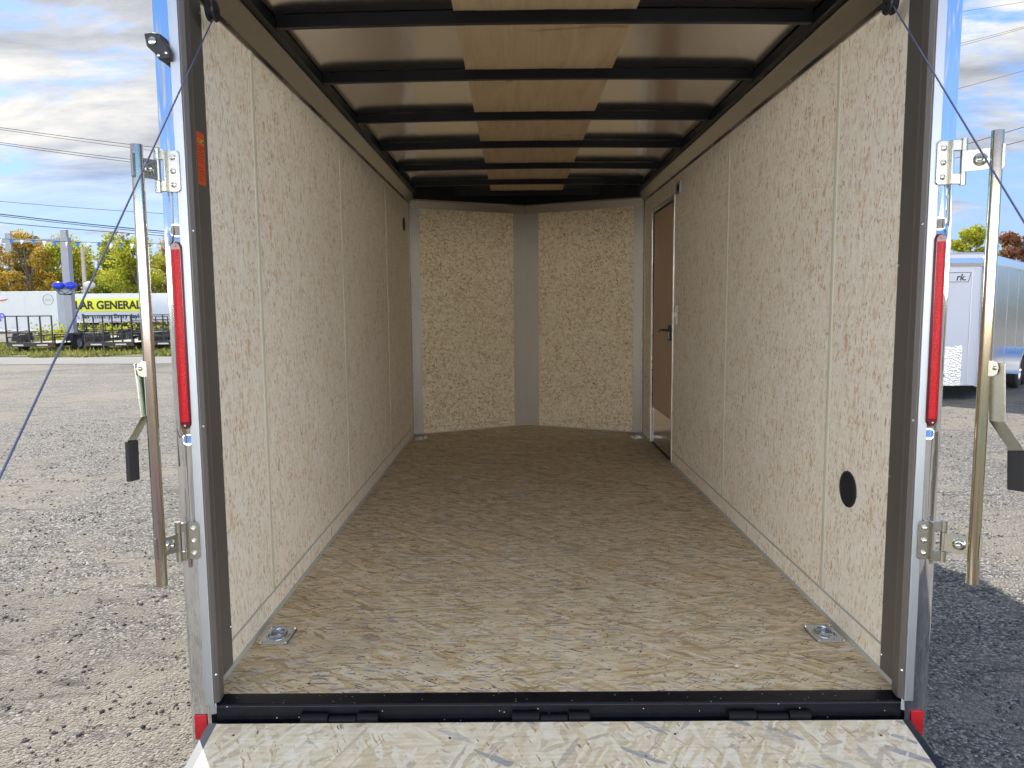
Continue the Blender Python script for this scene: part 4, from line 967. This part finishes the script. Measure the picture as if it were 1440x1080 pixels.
# ------------------------------------------------------------------ sign pole with arm, balloons
e = empty('sign_pole', 'tall square grey steel pole with a side arm at the left', 'pole', (-19.85, 31, GZ))
mb = MB(); mb.box(-20.02, -19.69, 30.85, 31.15, GZ, 4.33); mb.box(-20.02, -19.76, 30.9, 31.1, 4.33, 4.66); mb.build('post', M_pole, e, bevel=.01)
mb = MB(); mb.box(-25.5, -20.03, 30.93, 31.07, 4.13, 4.27); a = mb.build('arm', M_pole, e)
mb = MB(); mb.box(-22.42, -22.18, 30.85, 30.92, 3.80, 4.52); mb.build('hanging_plate', M_pole, e)
mb = MB(); mb.tube([(-21.22, 30.9, 3.98), (-21.22, 30.9, 4.62)], .02, 6); mb.build('spike', M_pole, e)
mb = MB(); mb.tube([(-20.15, 30.7, 1.95), (-20.1, 30.7, 1.85), (-19.6, 30.7, 1.83), (-19.5, 30.7, 1.95)], .025, 6); mb.build('balloon_bracket', M_black, e)
for (x, m_, lab) in ((-20.0, M_blueb, 'blue balloon on the left of the grey pole'), (-19.46, M_blueb, 'blue balloon in front of the grey pole'), (-18.66, M_whiteb, 'pearl white balloon right of the grey pole')):
    mb = MB(); prof = [(0, -.2), (.06, -.18), (.14, -.13), (.19, -.05), (.20, .02), (.18, .09), (.12, .16), (.05, .19), (0, .2)]
    mb.lathe((x, 30.5, 2.2), (0, 0, 1), [(r*1.25, t*.9) for r, t in prof], 20); mb.tube([(x, 30.5, 2.02), (-19.85, 30.7, 1.86)], .012, 6)
    tag(mb.build('balloon', m_, smooth=True), lab, 'balloon')
e = empty('utility_pole', 'thin brown wooden utility pole in front of the trees, right of the grey pole', 'utility pole', (-47.3, 80, -1.5))
mb = MB(); mb.tube([(-47.3, 80, -1.5), (-47.3, 80, 8.0)], [.28, .19], 10); mb.build('trunk', M_wood, e)

# pennant string
mb = MB(); PA, PB = Vector((-20., 20.2, 3.62)), Vector((-7.5, 19.8, 3.0))
def pen(t): p = PA.lerp(PB, t); p.z -= .28*4*t*(1-t)*.5; return p
mb.tube([pen(k/40) for k in range(41)], .008, 5); sp_ = mb.build('pennant_string', M_wire); tag(sp_, 'string of blue and white pennants strung across the lot at the left', 'pennant string')
nP = 38
for k in range(nP):
    p = pen((k+.5)/nP); wv_ = .062+.01*math.sin(k*3); tw = .3*math.sin(k*2.3)
    mb = MB(); mb.slab([p+Vector((-wv_, tw*.1, 0)), p+Vector((wv_, -tw*.1, -.004)), p+Vector((.03*math.sin(k*1.9), -.05, -.17-.02*math.cos(k)))], (0, -1, 0), .003)
    sub(mb.build('pennant', M_penb if k % 2 else M_penw), sp_)

# overhead wires
def wire(name_lab, a, b_, sag=.4, r=.018):
    a, b_ = Vector(a), Vector(b_); mb = MB(); pts = []
    for k in range(25): t = k/24; p = a.lerp(b_, t); p.z -= sag*4*t*(1-t); pts.append(p)
    mb.tube(pts, r, 5); tag(mb.build('overhead_wire', M_wire), name_lab, 'overhead wire')
def ext(p, q, k0, k1): p, q = Vector(p), Vector(q); return p+(q-p)*-k0, p+(q-p)*(1+k1)
LW = [('uppermost of the thin wires crossing the left sky', (-41.81, 60, 16.43), (-29.06, 60, 14.68), .022), ('second highest thin wire in the left sky, just under the uppermost', (-41.84, 60, 16.28), (-29.06, 60, 14.40), .018),
      ('third thin wire from the top in the left sky', (-41.9, 60, 15.25), (-29.14, 60, 13.5), .022), ('fourth thin wire from the top in the left sky, ending behind the lock bar', (-41.9, 60, 15.1), (-29.14, 60, 13.27), .022),
      ('faint lone wire across the middle of the left sky', (-42.28, 60, 10.55), (-28.9, 60, 9.4), .018), ('thick black wire, upper one of the pair above the pennants', (-42.37, 60, 9.52), (-28.98, 60, 7.96), .04),
      ('black wire directly under the thick one above the pennants', (-42.37, 60, 9.38), (-28.98, 60, 7.8), .028), ('lowest black wire above the pennants', (-42.42, 60, 8.83), (-29.0, 60, 7.62), .028)]
for lab, a, b_, r in LW: p, q = ext(a, b_, 1.2, 1.0); wire(lab, p, q, .5, r)
RW = [('thin wire in the upper right corner of the sky', (24.44, 40, 16.88), (27.48, 40, 17.33), .010), ('upper wire of the close pair over the blue gap at the right', (24.46, 40, 15.26), (27.56, 40, 16.04), .009), ('lower wire of the close pair over the blue gap at the right', (24.46, 40, 15.14), (27.56, 40, 15.96), .009),
      ('lone wire crossing the white cloud at the right', (24.28, 40, 12.85), (27.7, 40, 13.75), .010), ('thick wire reaching the top of the right lock bar', (24.25, 40, 9.71), (27.89, 40, 10.78), .018), ('lower thick wire behind the right lock bar', (24.28, 40, 9.14), (27.94, 40, 10.06), .018)]
for lab, a, b_, r in RW: p, q = ext(a, b_, 1.5, 3.0); wire(lab, p, q, .1, r)

# ------------------------------------------------------------------ trees
def crown_mesh(seed, h, wd_, n, leaf, mt, low=.25):
    rg = np.random.default_rng(seed); ncl = 34
    t = low+(1-low)*rg.random(ncl)**.8
    env = np.sin(np.clip((t-low*.6)/(1-low*.6), 0, 1)*math.pi*.93+.12)**.7
    a = rg.random(ncl)*6.28; rad = wd_*.5*env*(.35+.65*rg.random(ncl))
    C_ = np.stack([np.cos(a)*rad, np.sin(a)*rad, t*h], -1); cr_ = wd_*(.10+.11*rg.random(ncl))
    which = rg.integers(0, ncl, n); d = rg.normal(0, 1, (n, 3)); d /= np.linalg.norm(d, axis=1)[:, None]
    P = C_[which]+d*(cr_[which]*rg.random(n)**.45)[:, None]*np.array([1, 1, .8])
    u = rg.normal(0, 1, (n, 3)); u /= np.linalg.norm(u, axis=1)[:, None]; v_ = np.cross(u, rg.normal(0, 1, (n, 3))); v_ /= np.linalg.norm(v_, axis=1)[:, None]
    s_ = leaf*(.5+.8*rg.random((n, 1)))
    V = np.stack([P-u*s_, P+v_*s_*.7, P+u*s_, P-v_*s_*.7], 1).reshape(-1, 3)
    me_o = np_mesh('crown', V, np.arange(4*n).reshape(-1, 4), mt); return me_o, C_
def tree(name, label, x, y, z, h, wd_, kind, seed, n=3800, leaf=.16, group=None, low=.25):
    e = empty(name, label, 'tree', (x, y, z), group)
    o, C_ = crown_mesh(seed, h, wd_, n, leaf, M_leaf[kind], low); o.parent = e
    mb = MB(); lean = random.uniform(-.3, .3)
    mb.tube([(0, 0, 0), (lean*.4, 0, h*.3), (lean, .1, h*.6), (lean*1.2, 0, h*.9)], [h*.018, h*.014, h*.009, h*.002], 8)
    for c in C_[:14]:
        b0 = Vector((lean*.6, 0, max(h*.15, c[2]*.62))); mb.tube([b0, b0.lerp(Vector(c), .5)+Vector((0, 0, .1)), Vector(c)], [h*.007, h*.004, h*.0015], 5)
    t = mb.build('trunk', M_bark); t.parent = e
TREES = [(-73, 96, 12.4, 7, 'orange', 'orange autumn tree at the far left edge'), (-68.0, 93, 12.2, 6.5, 'orange', 'bright orange tree second from the left edge'), (-64.2, 97, 12.0, 5.5, 'brown', 'thin brownish tree between the orange trees and the green one'),
         (-61.2, 92, 12.1, 5.2, 'orange', 'gold tinged tree just left of the large lime green tree'), (-57.6, 95, 11.6, 7.2, 'lime', 'large lime green tree left of the grey pole'), (-52.6, 97, 11.9, 5.0, 'lime', 'lime green tree directly behind the grey pole'),
         (-49.2, 94, 11.0, 5.0, 'green', 'darker green tree right of the thin wooden pole'), (-46.5, 90, 11.0, 6.6, 'lime', 'broad lime green tree above the yellow banner'), (-45.2, 99, 12.6, 6.0, 'orange', 'tall gold topped tree behind the broad lime one'),
         (-41.8, 93, 11.0, 5.6, 'brown', 'brown thinning tree at the right end of the yellow banner'), (-39.0, 90, 10.2, 5.4, 'lime', 'lime green tree just left of the silver post'), (-36.0, 96, 9.8, 6.0, 'green', 'green tree seen against the edge of the silver post'),
         (-78, 99, 12, 7, 'brown', 'brown tree beyond the far left edge'), (-31, 94, 10, 6.5, 'brown', 'brown tree hidden by the left rear post')]
for i, (x, y, h, wd_, kind, lab) in enumerate(TREES): tree('autumn_tree', lab, x, y, -1.5, h, wd_*1.25, kind, 100+i, group='autumn trees behind the semi trailers', n=12000, leaf=.15, low=.08)
RT = [(29.2, 46, 6.1, 3.2, 'lime', 'yellow green tree above the front of the silver enclosed trailer'), (30.9, 45, 5.6, 3.2, 'red', 'russet tree right of the yellow green one, behind the enclosed trailer'),
      (32.8, 44, 6.9, 4.4, 'red', 'tall russet tree at the right edge'), (36.6, 46, 6.8, 4.4, 'green', 'green tree beyond the right edge')]
for i, (x, y, h, wd_, kind, lab) in enumerate(RT): tree('autumn_tree', lab, x, y, -.9, h+.6, wd_, kind, 300+i, group='autumn trees behind the enclosed trailer', n=9000, leaf=.09, low=.1)
# brush that closes the gaps below the crowns
def brush(n, x0, x1, y0, y1, z0, h, leaf, name, label, mt, seed):
    rg = np.random.default_rng(seed); x = x0+(x1-x0)*rg.random(n); y = y0+(y1-y0)*rg.random(n)
    hh = h*(.55+.25*np.sin(x*.9)+.2*np.sin(x*2.3+1)); P = np.stack([x, y, z0+hh*rg.random(n)], -1)
    u = rg.normal(0, 1, (n, 3)); u /= np.linalg.norm(u, axis=1)[:, None]; v_ = np.cross(u, rg.normal(0, 1, (n, 3))); v_ /= np.linalg.norm(v_, axis=1)[:, None]; s_ = leaf*(.5+.8*rg.random((n, 1)))
    o = np_mesh(name, np.stack([P-u*s_, P+v_*s_*.7, P+u*s_, P-v_*s_*.7], 1).reshape(-1, 3), np.arange(4*n).reshape(-1, 4), mt); o['kind'] = 'stuff'; o['label'] = label
brush(52000, -90, -24, 99, 104, -1.5, 13.5, .26, 'distant_woods', 'mass of brownish woods behind the autumn trees at the left', M_leaf['brown'], 5)
brush(16000, 18, 60, 52, 56, -.9, 6.6, .17, 'distant_brush', 'mass of low brush behind the enclosed trailer at the right', M_leaf['green'], 6)
